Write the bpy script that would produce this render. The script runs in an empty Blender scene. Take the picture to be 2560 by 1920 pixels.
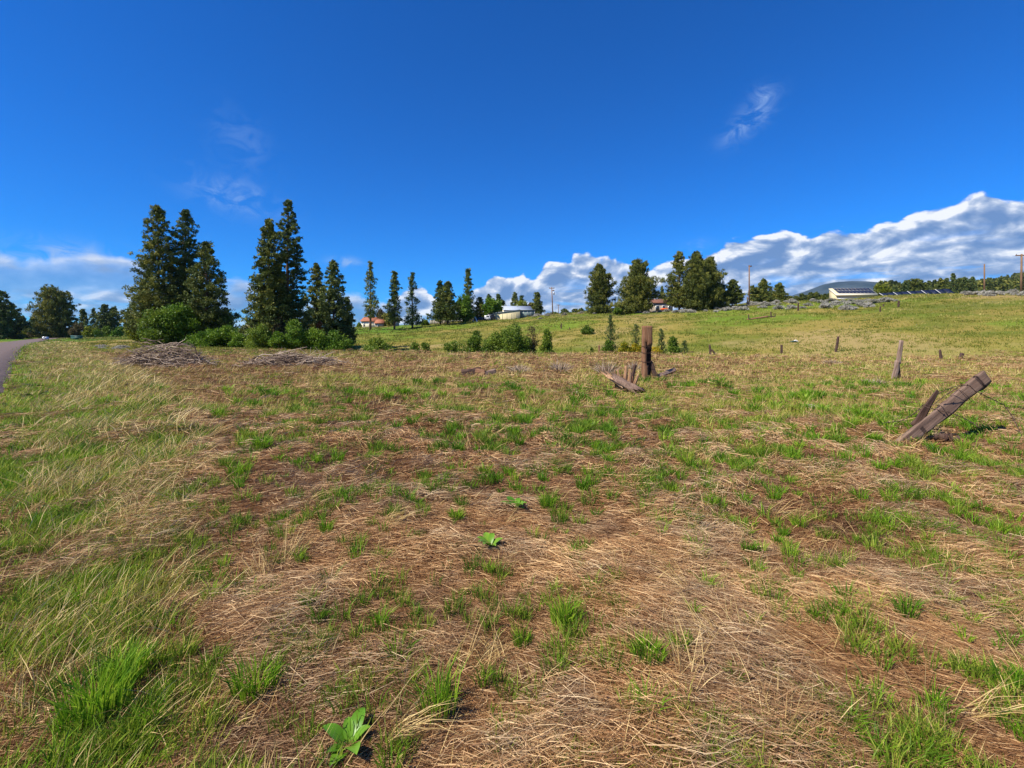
import bpy, math, random
import numpy as np
from mathutils import Vector, Matrix
C = bpy.context.scene.collection
SC = bpy.context.scene
R = math.radians

# ------------------------------------------------------------------ camera, light, exposure
CAMH, F, HY = 1.5, 1200.0, 840.0       # eye height, focal length and horizon row of the 2560 px wide photograph
cd = bpy.data.cameras.new('camera'); cam = bpy.data.objects.new('camera', cd); C.objects.link(cam)
cam.location = (0, 0, CAMH); cam.rotation_euler = (R(90), 0, 0)
cd.sensor_width = 36; cd.lens = 36 * F / 2560; cd.shift_y = -(960 - HY) / 2560
cd.clip_start = 0.05; cd.clip_end = 30000
SC.camera = cam
SC.cycles.max_bounces = 4; SC.cycles.diffuse_bounces = 2; SC.cycles.transmission_bounces = 3; SC.cycles.transparent_max_bounces = 4
SC.view_settings.view_transform = 'Standard'; SC.view_settings.look = 'None'
SC.view_settings.gamma = 1; SC.view_settings.use_curve_mapping = False
SC.view_settings.exposure = 0.52
SUN_EL, SUN_H = R(48), (-0.86, -0.51)      # sun from the left and a little behind the camera
sv = Vector((SUN_H[0] * math.cos(SUN_EL), SUN_H[1] * math.cos(SUN_EL), math.sin(SUN_EL))).normalized()
sd = bpy.data.lights.new('sun', 'SUN'); sd.energy = 5.0; sd.angle = R(0.5); sd.color = (1, 0.93, 0.80)
so = bpy.data.objects.new('sun', sd); C.objects.link(so); so.rotation_euler = sv.to_track_quat('Z', 'Y').to_euler()

# ------------------------------------------------------------------ node helper
class G:
    def __init__(s, nt): s.nt = nt; s.L = nt.links
    def n(s, t, **k):
        nd = s.nt.nodes.new(t)
        for a, b in k.items(): setattr(nd, a, b)
        return nd
    def put(s, sock, v):
        if hasattr(v, 'is_output'): s.L.new(v, sock)
        else: sock.default_value = v
    def m(s, op, a, b=0.0, c=0.0, clamp=False):
        nd = s.n('ShaderNodeMath', operation=op, use_clamp=clamp)
        s.put(nd.inputs[0], a); s.put(nd.inputs[1], b); s.put(nd.inputs[2], c)
        return nd.outputs[0]
    def add(s, a, b): return s.m('ADD', a, b)
    def sub(s, a, b): return s.m('SUBTRACT', a, b)
    def mul(s, a, b): return s.m('MULTIPLY', a, b)
    def ss(s, x, a, b):                     # smoothstep
        nd = s.n('ShaderNodeMapRange', interpolation_type='SMOOTHSTEP')
        s.put(nd.inputs[0], x); s.put(nd.inputs[1], a); s.put(nd.inputs[2], b)
        return nd.outputs[0]
    def lin(s, x, a, b, c, d):
        nd = s.n('ShaderNodeMapRange'); s.put(nd.inputs[0], x)
        for i, v in enumerate((a, b, c, d)): s.put(nd.inputs[i + 1], v)
        return nd.outputs[0]
    def mix(s, f, a, b, blend='MIX'):
        nd = s.n('ShaderNodeMix', data_type='RGBA', blend_type=blend)
        s.put(nd.inputs[0], f)
        for i, v in ((6, a), (7, b)):
            if isinstance(v, tuple) and len(v) == 3: v = (*v, 1)
            s.put(nd.inputs[i], v)
        return nd.outputs[2]
    def vec(s, x, y, z=0.0):
        if z: x = s.add(x, z * 3.7)
        nd = s.n('ShaderNodeCombineXYZ')
        for i, v in enumerate((x, y, z)): s.put(nd.inputs[i], v)
        return nd.outputs[0]
    def noise(s, v, scale, detail=4, rough=0.55, dist=0.0, dim='3D'):
        nd = s.n('ShaderNodeTexNoise', noise_dimensions=dim)
        if v is not None: s.put(nd.inputs['Vector'], v)
        nd.inputs['Scale'].default_value = scale; nd.inputs['Detail'].default_value = detail
        nd.inputs['Roughness'].default_value = rough; nd.inputs['Distortion'].default_value = dist
        return nd.outputs[0]
    def attr(s, name): return s.n('ShaderNodeAttribute', attribute_name=name)

def azel(px, py):
    az = math.atan((px - 1280) / F); return math.degrees(az), math.degrees(math.atan((HY - py) / F * math.cos(az)))

# ------------------------------------------------------------------ sky with clouds
def make_world():
    class G2(G):
        def noise(s, v, scale, detail=4, rough=0.55, dist=0.0): return G.noise(s, v, scale, min(detail, 5), rough, dist, '2D')
    w = bpy.data.worlds.new('World'); SC.world = w; w.use_nodes = True
    nt = w.node_tree; nt.nodes.clear(); g = G2(nt)
    sky = g.n('ShaderNodeTexSky', sky_type='NISHITA', sun_disc=False)
    sky.sun_elevation = SUN_EL; sky.sun_rotation = math.atan2(SUN_H[0], SUN_H[1]); sky.air_density = 1.0
    sky.dust_density = 0.05; sky.ozone_density = 3.0; sky.altitude = 1200
    hs = g.n('ShaderNodeHueSaturation'); hs.inputs['Saturation'].default_value = 1.12; hs.inputs['Value'].default_value = 1.0
    g.L.new(sky.outputs[0], hs.inputs['Color'])
    blue = g.mix(1.0, hs.outputs[0], SKY_TINT, 'MULTIPLY')
    tc = g.n('ShaderNodeTexCoord'); sp = g.n('ShaderNodeSeparateXYZ'); g.L.new(tc.outputs['Generated'], sp.inputs[0])
    x, y, z = sp.outputs
    az = g.mul(g.m('ARCTAN2', x, y), 57.2958); el = g.mul(g.m('ARCSINE', z), 57.2958)
    # horizon lightening
    # top line of the cloud bank as elevation over azimuth
    line = [(-400, 690), (-150, 660), (0, 640), (90, 640), (150, 625), (230, 630), (330, 640), (380, 690), (450, 725), (560, 715), (610, 695), (650, 700), (700, 770), (860, 735),
            (940, 750), (1050, 712), (1100, 760), (1160, 742), (1205, 716), (1240, 684), (1300, 680), (1335, 694), (1370, 668), (1400, 660), (1455, 632), (1500, 640), (1560, 640),
            (1620, 662), (1700, 652), (1745, 634), (1800, 620), (1850, 606), (1900, 590), (1950, 574), (1995, 588), (2030, 606), (2060, 580), (2140, 566),
            (2230, 548), (2320, 520), (2400, 515), (2440, 497), (2560, 483), (2760, 465), (3200, 500)]
    fc = g.n('ShaderNodeFloatCurve')
    cm = fc.mapping; cu = cm.curves[0]; cm.extend = 'HORIZONTAL'
    pts = []
    for px, py in line:
        a, e = azel(px, py); pts.append(((a + 60) / 120, e / 25))
    cu.points[0].location = pts[0]; cu.points[1].location = pts[-1]
    for p in pts[1:-1]: cu.points.new(*p)
    cm.update()
    g.put(fc.inputs['Value'], g.m('DIVIDE', g.add(az, 60.0), 120.0)); fc.inputs['Factor'].default_value = 1
    top = g.mul(fc.outputs[0], 25.0)
    def puffs(a, e, k=1.0):
        # billowy field: large shapes minus cellular creases
        vv = g.vec(g.mul(a, 0.16), g.mul(e, 0.30), 3.7)
        n1 = g.noise(vv, 1.0, 7, 0.52, 0.25)
        vo = g.n('ShaderNodeTexVoronoi', feature='SMOOTH_F1', voronoi_dimensions='2D'); g.put(vo.inputs['Vector'], g.vec(g.mul(a, 0.55), g.mul(e, 0.8), 1.3))
        vo.inputs['Scale'].default_value = 1.0; vo.inputs['Smoothness'].default_value = 0.6
        return g.sub(n1, g.mul(vo.outputs['Distance'], 0.16))
    P0 = puffs(az, el); P1 = puffs(g.sub(az, 0.45), g.add(el, 0.55))
    left = g.ss(az, -8.0, -24.0)
    soft = g.add(0.35, g.mul(left, 0.7))
    edge = g.sub(g.add(top, g.mul(g.sub(P0, 0.40), 3.9)), el)
    body = g.ss(edge, 0.0, soft)
    lit = g.mul(g.sub(P0, P1), g.add(5.2, g.mul(left, -3.4)))
    rim = g.ss(edge, 2.4, 0.2)
    # horizontal layers deeper in the bank: flat bases seen in perspective
    lay = g.noise(g.vec(g.mul(az, 0.36), g.mul(el, 0.92), 9.1), 1.0, 5, 0.5, 0.3)
    lay2 = g.noise(g.vec(g.mul(g.sub(az, 0.3), 0.36), g.mul(g.add(el, 0.36), 0.92), 9.1), 1.0, 5, 0.5, 0.3)
    deep = g.ss(edge, 2.2, 5.0)
    layl = g.mul(g.sub(lay, lay2), 2.6)
    sh = g.add(g.mul(lit, g.sub(1.0, deep)), g.mul(g.mul(layl, 0.8), deep))
    sh = g.add(sh, g.add(0.42, g.mul(rim, 0.24)))
    sh = g.add(sh, g.mul(g.m('COSINE', g.mul(edge, 1.45)), g.mul(0.25, g.ss(edge, 6.5, 3.0))))
    sh = g.add(sh, g.mul(g.sub(g.noise(g.vec(g.mul(az, .4), g.mul(el, .9), 5), 1.0, 6, 0.6), 0.5), 0.55))
    sh = g.m('MINIMUM', g.m('MAXIMUM', sh, 0.0), 1.0)
    rampn = g.n('ShaderNodeValToRGB'); cr = rampn.color_ramp
    cr.elements[0].position = 0.0; cr.elements[0].color = (0.145, 0.26, 0.50, 1)
    cr.elements[1].position = 1.0; cr.elements[1].color = (0.90, 0.92, 0.96, 1)
    e = cr.elements.new(0.35); e.color = (0.25, 0.36, 0.58, 1)
    e = cr.elements.new(0.68); e.color = (0.48, 0.57, 0.74, 1)
    g.put(rampn.inputs[0], g.m('MINIMUM', sh, g.add(1.0, g.mul(left, -0.15))))
    cloudc = g.mix(1.0, rampn.outputs[0], (CLOUD_K, CLOUD_K, CLOUD_K), 'MULTIPLY')
    # openings between the layers
    hole = g.mul(g.ss(g.noise(g.vec(g.mul(az, 0.10), g.mul(el, 0.62), 21.0), 1.0, 5, 0.55, 0.3), 0.50, 0.66), deep)
    leftthin = g.mul(left, g.ss(g.noise(g.vec(g.mul(az, 0.13), g.mul(el, 0.30), 31.0), 1.0, 4, 0.5), 0.44, 0.60))
    cov = g.mul(body, g.sub(1.0, g.m('MINIMUM', g.add(g.mul(hole, 0.5), g.mul(leftthin, 0.35)), 1.0)))
    cov = g.mul(cov, g.add(0.95, g.mul(left, -0.12)))
    # faint wisps
    wsum = 0.0
    for px, py, rx, ry, k, tilt in ((585, 490, 3.6, 1.5, .33, -0.2), (600, 350, 2.6, 2.0, .13, -0.7), (1870, 305, 2.4, 1.0, .45, .55), (1905, 238, 1.3, .8, .42, .3), (860, 655, 1.6, .5, .5, 0), (40, 635, 3, .6, .5, 0), (200, 640, 3.5, 1.1, .5, -.1), (560, 700, 4, .8, .0, 0), (1745, 610, 1.2, .5, .35, 0), (2310, 535, 2.2, 1.0, .0, .3)):
        if k == 0: continue
        a0, e0 = azel(px, py)
        da = g.sub(az, a0); de = g.sub(el, e0)
        ca, sa = math.cos(tilt), math.sin(tilt)
        p = g.m('DIVIDE', g.add(g.mul(da, ca), g.mul(de, sa)), rx); q = g.m('DIVIDE', g.add(g.mul(da, -sa), g.mul(de, ca)), ry)
        d2 = g.add(g.mul(p, p), g.mul(q, q))
        gs = g.mul(g.m('EXPONENT', g.mul(d2, -1.0)), k)
        wsum = gs if wsum == 0.0 else g.add(wsum, gs)
    wn = g.ss(g.noise(g.vec(g.mul(az, .38), g.mul(el, .62), 12.0), 1.0, 7, 0.62, .6), 0.36, 0.72)
    wis = g.m('MINIMUM', g.mul(g.mul(wsum, wn), 1.5), 1.0)
    c1 = g.mix(wis, blue, (0.33 * CLOUD_K, 0.50 * CLOUD_K, 0.82 * CLOUD_K))
    c2 = g.mix(cov, c1, cloudc)
    below = g.ss(z, -0.002, -0.02)
    c3 = g.mix(below, c2, (0.9, 1.0, 0.6))
    bg = g.n('ShaderNodeBackground'); bg.inputs['Strength'].default_value = SKY_S; g.L.new(c3, bg.inputs['Color'])
    out = g.n('ShaderNodeOutputWorld'); g.L.new(bg.outputs[0], out.inputs[0])
SKY_S = 0.077
SKY_TINT = (0.09, 0.76, 1.52)
CLOUD_K = 10.0
make_world()

# ------------------------------------------------------------------ numeric noise
def _hash(ix, iy, seed):
    n = (ix.astype(np.int64) * 374761393 + iy.astype(np.int64) * 668265263 + seed * 974634777) & 0xffffffff
    n = ((n ^ (n >> 13)) * 1274126177) & 0xffffffff
    return ((n ^ (n >> 16)) & 0xffffff) / float(0xffffff)
def vnoise(x, y, seed=0):
    x = np.asarray(x, float); y = np.asarray(y, float)
    ix = np.floor(x); iy = np.floor(y); fx = x - ix; fy = y - iy
    fx = fx * fx * (3 - 2 * fx); fy = fy * fy * (3 - 2 * fy)
    a = _hash(ix, iy, seed); b = _hash(ix + 1, iy, seed); c = _hash(ix, iy + 1, seed); d = _hash(ix + 1, iy + 1, seed)
    return (a * (1 - fx) + b * fx) * (1 - fy) + (c * (1 - fx) + d * fx) * fy
def fbm(x, y, seed=0, o=4):
    s = 0; a = 0.5; t = 0
    for i in range(o):
        s = s + a * vnoise(np.asarray(x) * 2 ** i + 17.3 * i, np.asarray(y) * 2 ** i - 9.1 * i, seed + i); t += a; a *= 0.5
    return s / t
def sstep(x, a, b):
    t = np.clip((x - a) / (b - a), 0, 1); return t * t * (3 - 2 * t)

# ------------------------------------------------------------------ lie of the land
KPX = [-400, 0, 300, 480, 620, 750, 900, 1040, 1120, 1200, 1300, 1400, 1500, 1640, 1700, 1800, 1900, 2100, 2230, 2400, 2560, 3000]
KR = [846, 845, 842, 839, 836, 828, 819, 811, 806, 799, 793, 785, 781, 780, 775, 768, 757, 750, 743, 736, 732, 726]
KL = [230, 230, 200, 160, 145, 140, 145, 150, 155, 160, 155, 145, 130, 122, 120, 122, 128, 118, 108, 98, 92, 90]
KE = [60, 60, 60, 58, 54, 50, 48, 44, 42, 41, 40, 40, 40, 40, 39, 38, 37, 34, 33, 32, 30, 30]
KD = [0, 0, 0, 0.1, 0.3, 0.9, 1.9, 2.5, 2.6, 2.7, 2.6, 2.5, 2.3, 2.0, 1.8, 1.5, 1.3, 1.1, 1.0, 0.9, 0.8, 0.8]
KU = [(p - 1280) / F for p in KPX]
def road_v(X, Y): return X + Y - 0.00062 * np.clip(np.asarray(Y, float) - 35, 0, 400) ** 2   # 0 at the verge, positive into the field
def ground_h(X, Y):
    X = np.asarray(X, float); Y = np.asarray(Y, float)
    Ys = np.maximum(Y, 25.0); u = X / Ys
    E = np.interp(u, KU, KE); Dp = np.interp(u, KU, KD); L = np.interp(u, KU, KL); Rp = np.interp(u, KU, KR)
    Zr = CAMH + (HY - Rp) / F * L
    Yb = E + 14
    z = -Dp * sstep(Y, E - 3, Yb + 2)
    t = np.clip((Y - Yb) / (L - Yb), 0, 1)
    z = z + (Zr + Dp) * (t * (1.25 - 0.25 * t))
    slope = (HY - Rp) / F
    bey = np.clip(Y - L, 0, 190)
    z = z + np.where(Y > L, bey * slope * 0.93, 0)
    far = sstep(Y, 500, 1500); z = z * (1 - far) 
    road = np.abs((road_v(X, Y) + 0.6 + 4.2) / 1.414)             # distance from the road's middle line
    damp = sstep(road, 3.2, 5.0)
    d = np.hypot(X, Y)
    z = z + damp * ((fbm(X * 0.5, Y * 0.5, 3, 4) - 0.5) * 0.20 * (1 - sstep(d, 60, 120)) + (fbm(X * 2.1, Y * 2.1, 8, 3) - .5) * 0.11 * (1 - sstep(d, 10, 22)))
    z = z + damp * ((fbm(X * 0.05, Y * 0.05, 31, 3) - 0.5) * 1.3 + (fbm(X * 0.22, Y * 0.22, 36, 3) - .5) * .45) * sstep(Y, 60, 100) * (1 - sstep(Y, 380, 500))
    z = z + damp * 0.16 * np.exp(-((road_v(X, Y) - 2.2) / 1.8) ** 2) * sstep(Y, 0, 6) * (1 - sstep(Y, 60, 110))
    return z
def gh(x, y): return float(ground_h(np.array([x]), np.array([y]))[0])
def W(px, Y): return (px - 1280) / F * Y
def hit(px, py, y0=1.6):                                  # where the sight line through a photo pixel meets the land
    Ys = np.concatenate([np.arange(y0, 60, 0.05), np.arange(60, 420, 0.4)])
    X = (px - 1280) / F * Ys; zz = CAMH + (HY - py) / F * Ys
    i = np.argmax(ground_h(X, Ys) >= zz)
    if i == 0: i = len(Ys) - 1
    return float(X[i]), float(Ys[i]), gh(X[i], Ys[i])

def green_map(X, Y):
    """share of living grass in the field, 0 to 1"""
    X = np.asarray(X, float); Y = np.asarray(Y, float); d = np.hypot(X, Y)
    v = road_v(X, Y); wv = np.interp(Y, [1.5, 3, 7, 16, 40, 90], [0.7, 1.2, 3.1, 4.4, 5.6, 8.0])
    verge = (1 - sstep(v, wv * 0.75, wv * 1.25))
    n = fbm(X * 0.9 + 5, Y * 0.9, 41, 4); n2 = fbm(X * 0.22, Y * 0.22, 57, 3)
    base = np.interp(d, [2, 4, 6, 10, 18, 28, 42, 60], [0.30, 0.36, 0.52, 0.60, 0.48, 0.36, 0.50, 0.78])
    u = X / np.maximum(Y, 1)
    base = base + 0.20 * sstep(u, 0.15, 0.8) * (1 - sstep(d, 20, 36)) - 0.20 * (1 - sstep(u, -0.45, -0.05)) * (1 - sstep(d, 4, 9)) 
    gmap = sstep(n * 0.62 + n2 * 0.38, 0.66 - base * 0.46, 0.82 - base * 0.46)
    thatch = np.exp(-((X + 10.5) / 3.2) ** 2 - ((Y - 14) / 3.6) ** 2) + np.exp(-((X + 10.5) / 4.5) ** 2 - ((Y - 20.5) / 2.6) ** 2)
    gmap = gmap * (1 - 0.95 * np.clip(thatch, 0, 1)) * (1 - 0.75 * np.exp(-((Y - 24) / 5) ** 2) * sstep(u, -.3, -.1) * (1 - sstep(u, .35, .5)))
    gv = sstep(n, 0.22, 0.44) * verge
    return np.clip(np.maximum(gmap, gv), 0, 1)

# ------------------------------------------------------------------ mesh helper
class MB:
    def __init__(s): s.v = []; s.q = []; s.t = []; s.n = 0; s.a = []
    def add(s, v, quads=None, tris=None, tint=0.5):
        v = np.asarray(v, float).reshape(-1, 3)
        if quads is not None and len(quads): s.q.append(np.asarray(quads, np.int64).reshape(-1, 4) + s.n)
        if tris is not None and len(tris): s.t.append(np.asarray(tris, np.int64).reshape(-1, 3) + s.n)
        s.v.append(v); s.a.append(np.broadcast_to(np.asarray(tint, float), (len(v),))); s.n += len(v)
    def box(s, c, size, rot=None, tint=0.5, taper=1.0):
        c = np.array(c, float); h = np.array(size, float) / 2
        p = np.array([[x, y, z] for z in (-1, 1) for y in (-1, 1) for x in (-1, 1)], float)
        p[p[:, 2] > 0, :2] *= taper
        p = p * h
        if rot is not None: p = p @ np.array(rot.to_3x3()).T
        s.add(p + c, [[0, 2, 3, 1], [4, 5, 7, 6], [0, 1, 5, 4], [2, 6, 7, 3], [0, 4, 6, 2], [1, 3, 7, 5]], tint=tint)
    def tube(s, pts, rad, k=6, tint=0.5, cap=True):
        pts = np.asarray(pts, float); n = len(pts); rad = np.broadcast_to(np.asarray(rad, float), (n,))
        tg = np.gradient(pts, axis=0); tg /= np.linalg.norm(tg, axis=1)[:, None] + 1e-9
        ref = np.array([0, 0, 1.0]) if abs(tg[0][2]) < 0.9 else np.array([1.0, 0, 0])
        a = np.cross(tg, ref); a /= np.linalg.norm(a, axis=1)[:, None] + 1e-9; b = np.cross(tg, a)
        th = np.arange(k) * 2 * math.pi / k
        v = pts[:, None] + rad[:, None, None] * (np.cos(th)[None, :, None] * a[:, None] + np.sin(th)[None, :, None] * b[:, None])
        q = []
        i = np.arange(n - 1)[:, None] * k; j = np.arange(k)[None, :]; j2 = (j + 1) % k
        q = np.stack([i + j, i + j2, i + k + j2, i + k + j], -1).reshape(-1, 4)
        v = v.reshape(-1, 3); tr = None
        if cap:
            v = np.vstack([v, pts[0], pts[-1]]); m = n * k; o = (n - 1) * k
            jj = np.arange(k); tr = np.vstack([np.stack([jj, np.full(k, m), (jj + 1) % k], -1), np.stack([o + (jj + 1) % k, np.full(k, m + 1), o + jj], -1)])
        s.add(v, q, tr, tint)
    def blades(s, base, tip, width, tint, mid=None):
        """flat two-segment pointed blades"""
        base = np.asarray(base, float); tip = np.asarray(tip, float); n = len(base)
        d = tip - base; side = np.cross(d, RNG.normal(size=(n, 3))); side /= np.linalg.norm(side, axis=1)[:, None] + 1e-9
        w = np.broadcast_to(np.asarray(width, float), (n,))[:, None]
        if mid is None: mid = (base + tip) / 2
        v = np.stack([base - side * w / 2, base + side * w / 2, mid + side * w * .45, mid - side * w * .45, tip], 1).reshape(-1, 3)
        o = np.arange(n)[:, None] * 5
        s.add(v, o + np.array([0, 1, 2, 3]), o + np.array([3, 2, 4]), np.repeat(np.broadcast_to(tint, (n,)), 5))
    def mesh(s, name, smooth=False):
        me = bpy.data.meshes.new(name); v = np.vstack(s.v)
        q = np.vstack(s.q) if s.q else np.zeros((0, 4), int); t = np.vstack(s.t) if s.t else np.zeros((0, 3), int)
        me.vertices.add(len(v)); me.vertices.foreach_set('co', v.ravel().astype(np.float32))
        nl = q.size + t.size; me.loops.add(nl); me.loops.foreach_set('vertex_index', np.concatenate([q.ravel(), t.ravel()]).astype(np.int32))
        npoly = len(q) + len(t); me.polygons.add(npoly)
        me.polygons.foreach_set('loop_start', np.concatenate([np.arange(len(q)) * 4, q.size + np.arange(len(t)) * 3]).astype(np.int32))
        me.update(calc_edges=True)
        if smooth: me.polygons.foreach_set('use_smooth', np.ones(npoly, bool))
        at = me.attributes.new('tint', 'FLOAT', 'POINT'); at.data.foreach_set('value', np.concatenate(s.a).astype(np.float32))
        return me
    def obj(s, name, mat, parent=None, smooth=False, link=True):
        me = s.mesh(name, smooth); me.materials.append(mat)
        o = bpy.data.objects.new(name, me)
        if link: C.objects.link(o)
        if parent is not None: o.parent = parent
        return o
RNG = np.random.default_rng(7)
def tag(o, label=None, cat=None, group=None, kind=None):
    for k, v in (('label', label), ('category', cat), ('group', group), ('kind', kind)):
        if v: o[k] = v
    return o
def thing(name, label, cat, loc=(0, 0, 0), rz=0, group=None):
    o = bpy.data.objects.new(name, None); C.objects.link(o); o.location = loc; o.rotation_euler = (0, 0, rz)
    o.empty_display_size = 0.3
    return tag(o, label, cat, group)
def dup(root, loc, rz=0, sc=(1, 1, 1), label=None, group=None):
    r = root.copy(); C.objects.link(r); r.location = loc; r.rotation_euler = (0, 0, rz); r.scale = sc
    if label: r['label'] = label
    if group: r['group'] = group
    for ch in list(root.children):
        c = ch.copy(); C.objects.link(c); c.parent = r
        for gch in list(ch.children):
            d = gch.copy(); C.objects.link(d); d.parent = c
    return r

# ------------------------------------------------------------------ materials
def mat(name):
    m = bpy.data.materials.new(name); m.use_nodes = True; nt = m.node_tree; nt.nodes.clear(); g = G(nt)
    b = g.n('ShaderNodeBsdfPrincipled'); o = g.n('ShaderNodeOutputMaterial'); g.L.new(b.outputs[0], o.inputs[0])
    b.inputs['Roughness'].default_value = 0.8; b.inputs['Specular IOR Level'].default_value = 0.25
    return m, g, b, o
def leafmat(name, c0, c1, c2, trans=0.3, rough=0.7, spread=0.25, patch=None, grey=None):
    """colour by per-leaf tint, instance and large-scale patches"""
    m, g, b, o = mat(name)
    t = g.attr('tint').outputs['Fac']
    oi = g.n('ShaderNodeObjectInfo').outputs['Random']
    f = g.add(t, g.mul(g.sub(oi, 0.5), spread))
    if patch:
        geo = g.n('ShaderNodeNewGeometry').outputs['Position']
        f = g.add(f, g.mul(g.sub(g.noise(geo, patch, 3, 0.6), 0.5), 0.9))
    r = g.n('ShaderNodeValToRGB'); cr = r.color_ramp
    cr.elements[0].color = (*c0, 1); cr.elements[1].color = (*c2, 1); e = cr.elements.new(0.5); e.color = (*c1, 1)
    g.put(r.inputs[0], f); colr = r.outputs[0]
    if grey:
        geo = g.n('ShaderNodeNewGeometry').outputs['Position']
        colr = g.mix(g.mul(g.ss(g.noise(geo, 1.5, 5, 0.65), 0.42, 0.62), 0.75), colr, g.mix(1.0, colr, grey, 'MULTIPLY'))
    g.L.new(colr, b.inputs['Base Color'])
    b.inputs['Roughness'].default_value = rough
    if trans > 0:
        tr = g.n('ShaderNodeBsdfTranslucent'); g.L.new(r.outputs[0], tr.inputs['Color'])
        mx = g.n('ShaderNodeMixShader'); mx.inputs[0].default_value = trans
        g.L.new(b.outputs[0], mx.inputs[1]); g.L.new(tr.outputs[0], mx.inputs[2]); g.L.new(mx.outputs[0], o.inputs[0])
    return m
def plain(name, c, rough=0.8, var=0.25, scale=6.0, metal=0.0, c2=None, stretch=(1, 1, 1), spec=0.25, bump=0.0):
    m, g, b, o = mat(name)
    tc = g.n('ShaderNodeTexCoord').outputs['Object']
    mp = g.n('ShaderNodeMapping'); g.L.new(tc, mp.inputs[0]); mp.inputs['Scale'].default_value = stretch
    n = g.noise(mp.outputs[0], scale, 5, 0.6)
    c2 = c2 or tuple(v * (1 - var) for v in c)
    g.L.new(g.mix(g.ss(n, 0.3, 0.7), c2, c), b.inputs['Base Color'])
    b.inputs['Roughness'].default_value = rough; b.inputs['Metallic'].default_value = metal; b.inputs['Specular IOR Level'].default_value = spec
    if bump:
        bp = g.n('ShaderNodeBump'); bp.inputs['Strength'].default_value = bump; bp.inputs['Distance'].default_value = 0.02
        g.L.new(n, bp.inputs['Height']); g.L.new(bp.outputs[0], b.inputs['Normal'])
    return m
M = {}
M['straw'] = leafmat('dry_straw', (0.12, 0.050, 0.020), (0.38, 0.192, 0.078), (0.80, 0.54, 0.26), 0.12, 0.6, 0.22, 0.9, (0.78, 0.90, 1.15))
M['stalk'] = leafmat('pale_stalks', (0.27, 0.18, 0.06), (0.46, 0.31, 0.11), (0.70, 0.52, 0.23), 0.15, 0.6, 0.2)
M['green'] = leafmat('green_grass', (0.075, 0.155, 0.012), (0.20, 0.31, 0.022), (0.48, 0.47, 0.075), 0.35, 0.5, 0.45, 0.35)
M['tuft'] = leafmat('fresh_tuft_grass', (0.060, 0.165, 0.008), (0.180, 0.350, 0.014), (0.42, 0.54, 0.050), 0.4, 0.5, 0.15)
M['greenfar'] = leafmat('field_grass', (0.11, 0.145, 0.014), (0.25, 0.25, 0.035), (0.60, 0.47, 0.17), 0.25, 0.6, 0.5, 0.12)
M['weed'] = leafmat('weed_leaf', (0.05, 0.14, 0.012), (0.12, 0.29, 0.02), (0.24, 0.42, 0.04), 0.3, 0.35, 0.2)
M['pine'] = leafmat('pine_needles', (0.035, 0.056, 0.014), (0.112, 0.146, 0.026), (0.30, 0.275, 0.048), 0.15, 0.6, 0.25)
M['pinecool'] = leafmat('cool_pine_needles', (0.036, 0.065, 0.020), (0.105, 0.150, 0.036), (0.26, 0.265, 0.060), 0.15, 0.6, 0.25)
M['juniper'] = leafmat('juniper_scales', (0.045, 0.064, 0.012), (0.135, 0.155, 0.026), (0.33, 0.29, 0.050), 0.15, 0.6, 0.25)
M['leaf'] = leafmat('bright_leaves', (0.040, 0.105, 0.010), (0.105, 0.205, 0.014), (0.26, 0.36, 0.030), 0.35, 0.5, 0.3)
M['leafdark'] = leafmat('shrub_leaves', (0.045, 0.095, 0.010), (0.125, 0.200, 0.018), (0.28, 0.34, 0.036), 0.3, 0.5, 0.3)
M['leafolive'] = leafmat('yellow_green_leaves', (0.10, 0.13, 0.010), (0.22, 0.25, 0.015), (0.36, 0.36, 0.04), 0.3, 0.6, 0.2)
M['bloom'] = leafmat('yellow_bloom', (0.11, 0.17, 0.010), (0.27, 0.25, 0.010), (0.70, 0.42, 0.015), 0.3, 0.6, 0.2)
M['brownleaf'] = leafmat('bare_brown_twigs', (0.06, 0.045, 0.02), (0.14, 0.11, 0.045), (0.26, 0.22, 0.09), 0.2, 0.8, 0.2)
M['rustleaf'] = leafmat('dead_rust_needles', (0.10, 0.04, 0.015), (0.22, 0.09, 0.03), (0.34, 0.17, 0.06), 0.2, 0.8, 0.2)
M['vstraw'] = leafmat('verge_straw', (0.34, 0.24, 0.08), (0.58, 0.42, 0.16), (0.85, 0.68, 0.34), 0.2, 0.6, 0.2)
M['sage'] = leafmat('sagebrush_leaves', (0.17, 0.16, 0.125), (0.36, 0.34, 0.28), (0.58, 0.55, 0.46), 0.15, 0.8, 0.35)
M['twig'] = leafmat('dead_twigs', (0.085, 0.055, 0.038), (0.30, 0.215, 0.155), (0.64, 0.51, 0.38), 0.0, 0.85, 0.1)
M['bark'] = plain('bark', (0.13, 0.085, 0.055), 0.9, 0.6, 3, stretch=(3, 3, 1))
M['barkred'] = plain('red_bark', (0.24, 0.13, 0.075), 0.9, 0.5, 3, stretch=(3, 3, 1))
M['pole'] = plain('pole_wood', (0.26, 0.15, 0.085), 0.85, 0.4, 2, stretch=(2, 2, .3))
M['steel'] = plain('galvanised', (0.45, 0.46, 0.47), 0.45, 0.2, 5, metal=0.6)
M['rustwire'] = plain('rusty_wire', (0.10, 0.06, 0.045), 0.7, 0.5, 20)
M['cream'] = plain('cream_wall', (0.66, 0.57, 0.33), 0.8, 0.12, 0.5)
M['creamlight'] = plain('pale_cream_wall', (0.78, 0.70, 0.50), 0.8, 0.08, 0.5)
M['white'] = plain('white_paint', (0.80, 0.79, 0.76), 0.6, 0.1, 1)
M['metalroof'] = plain('pale_metal_roof', (0.40, 0.45, 0.52), 0.5, 0.12, 1, stretch=(4, .3, 1))
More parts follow.
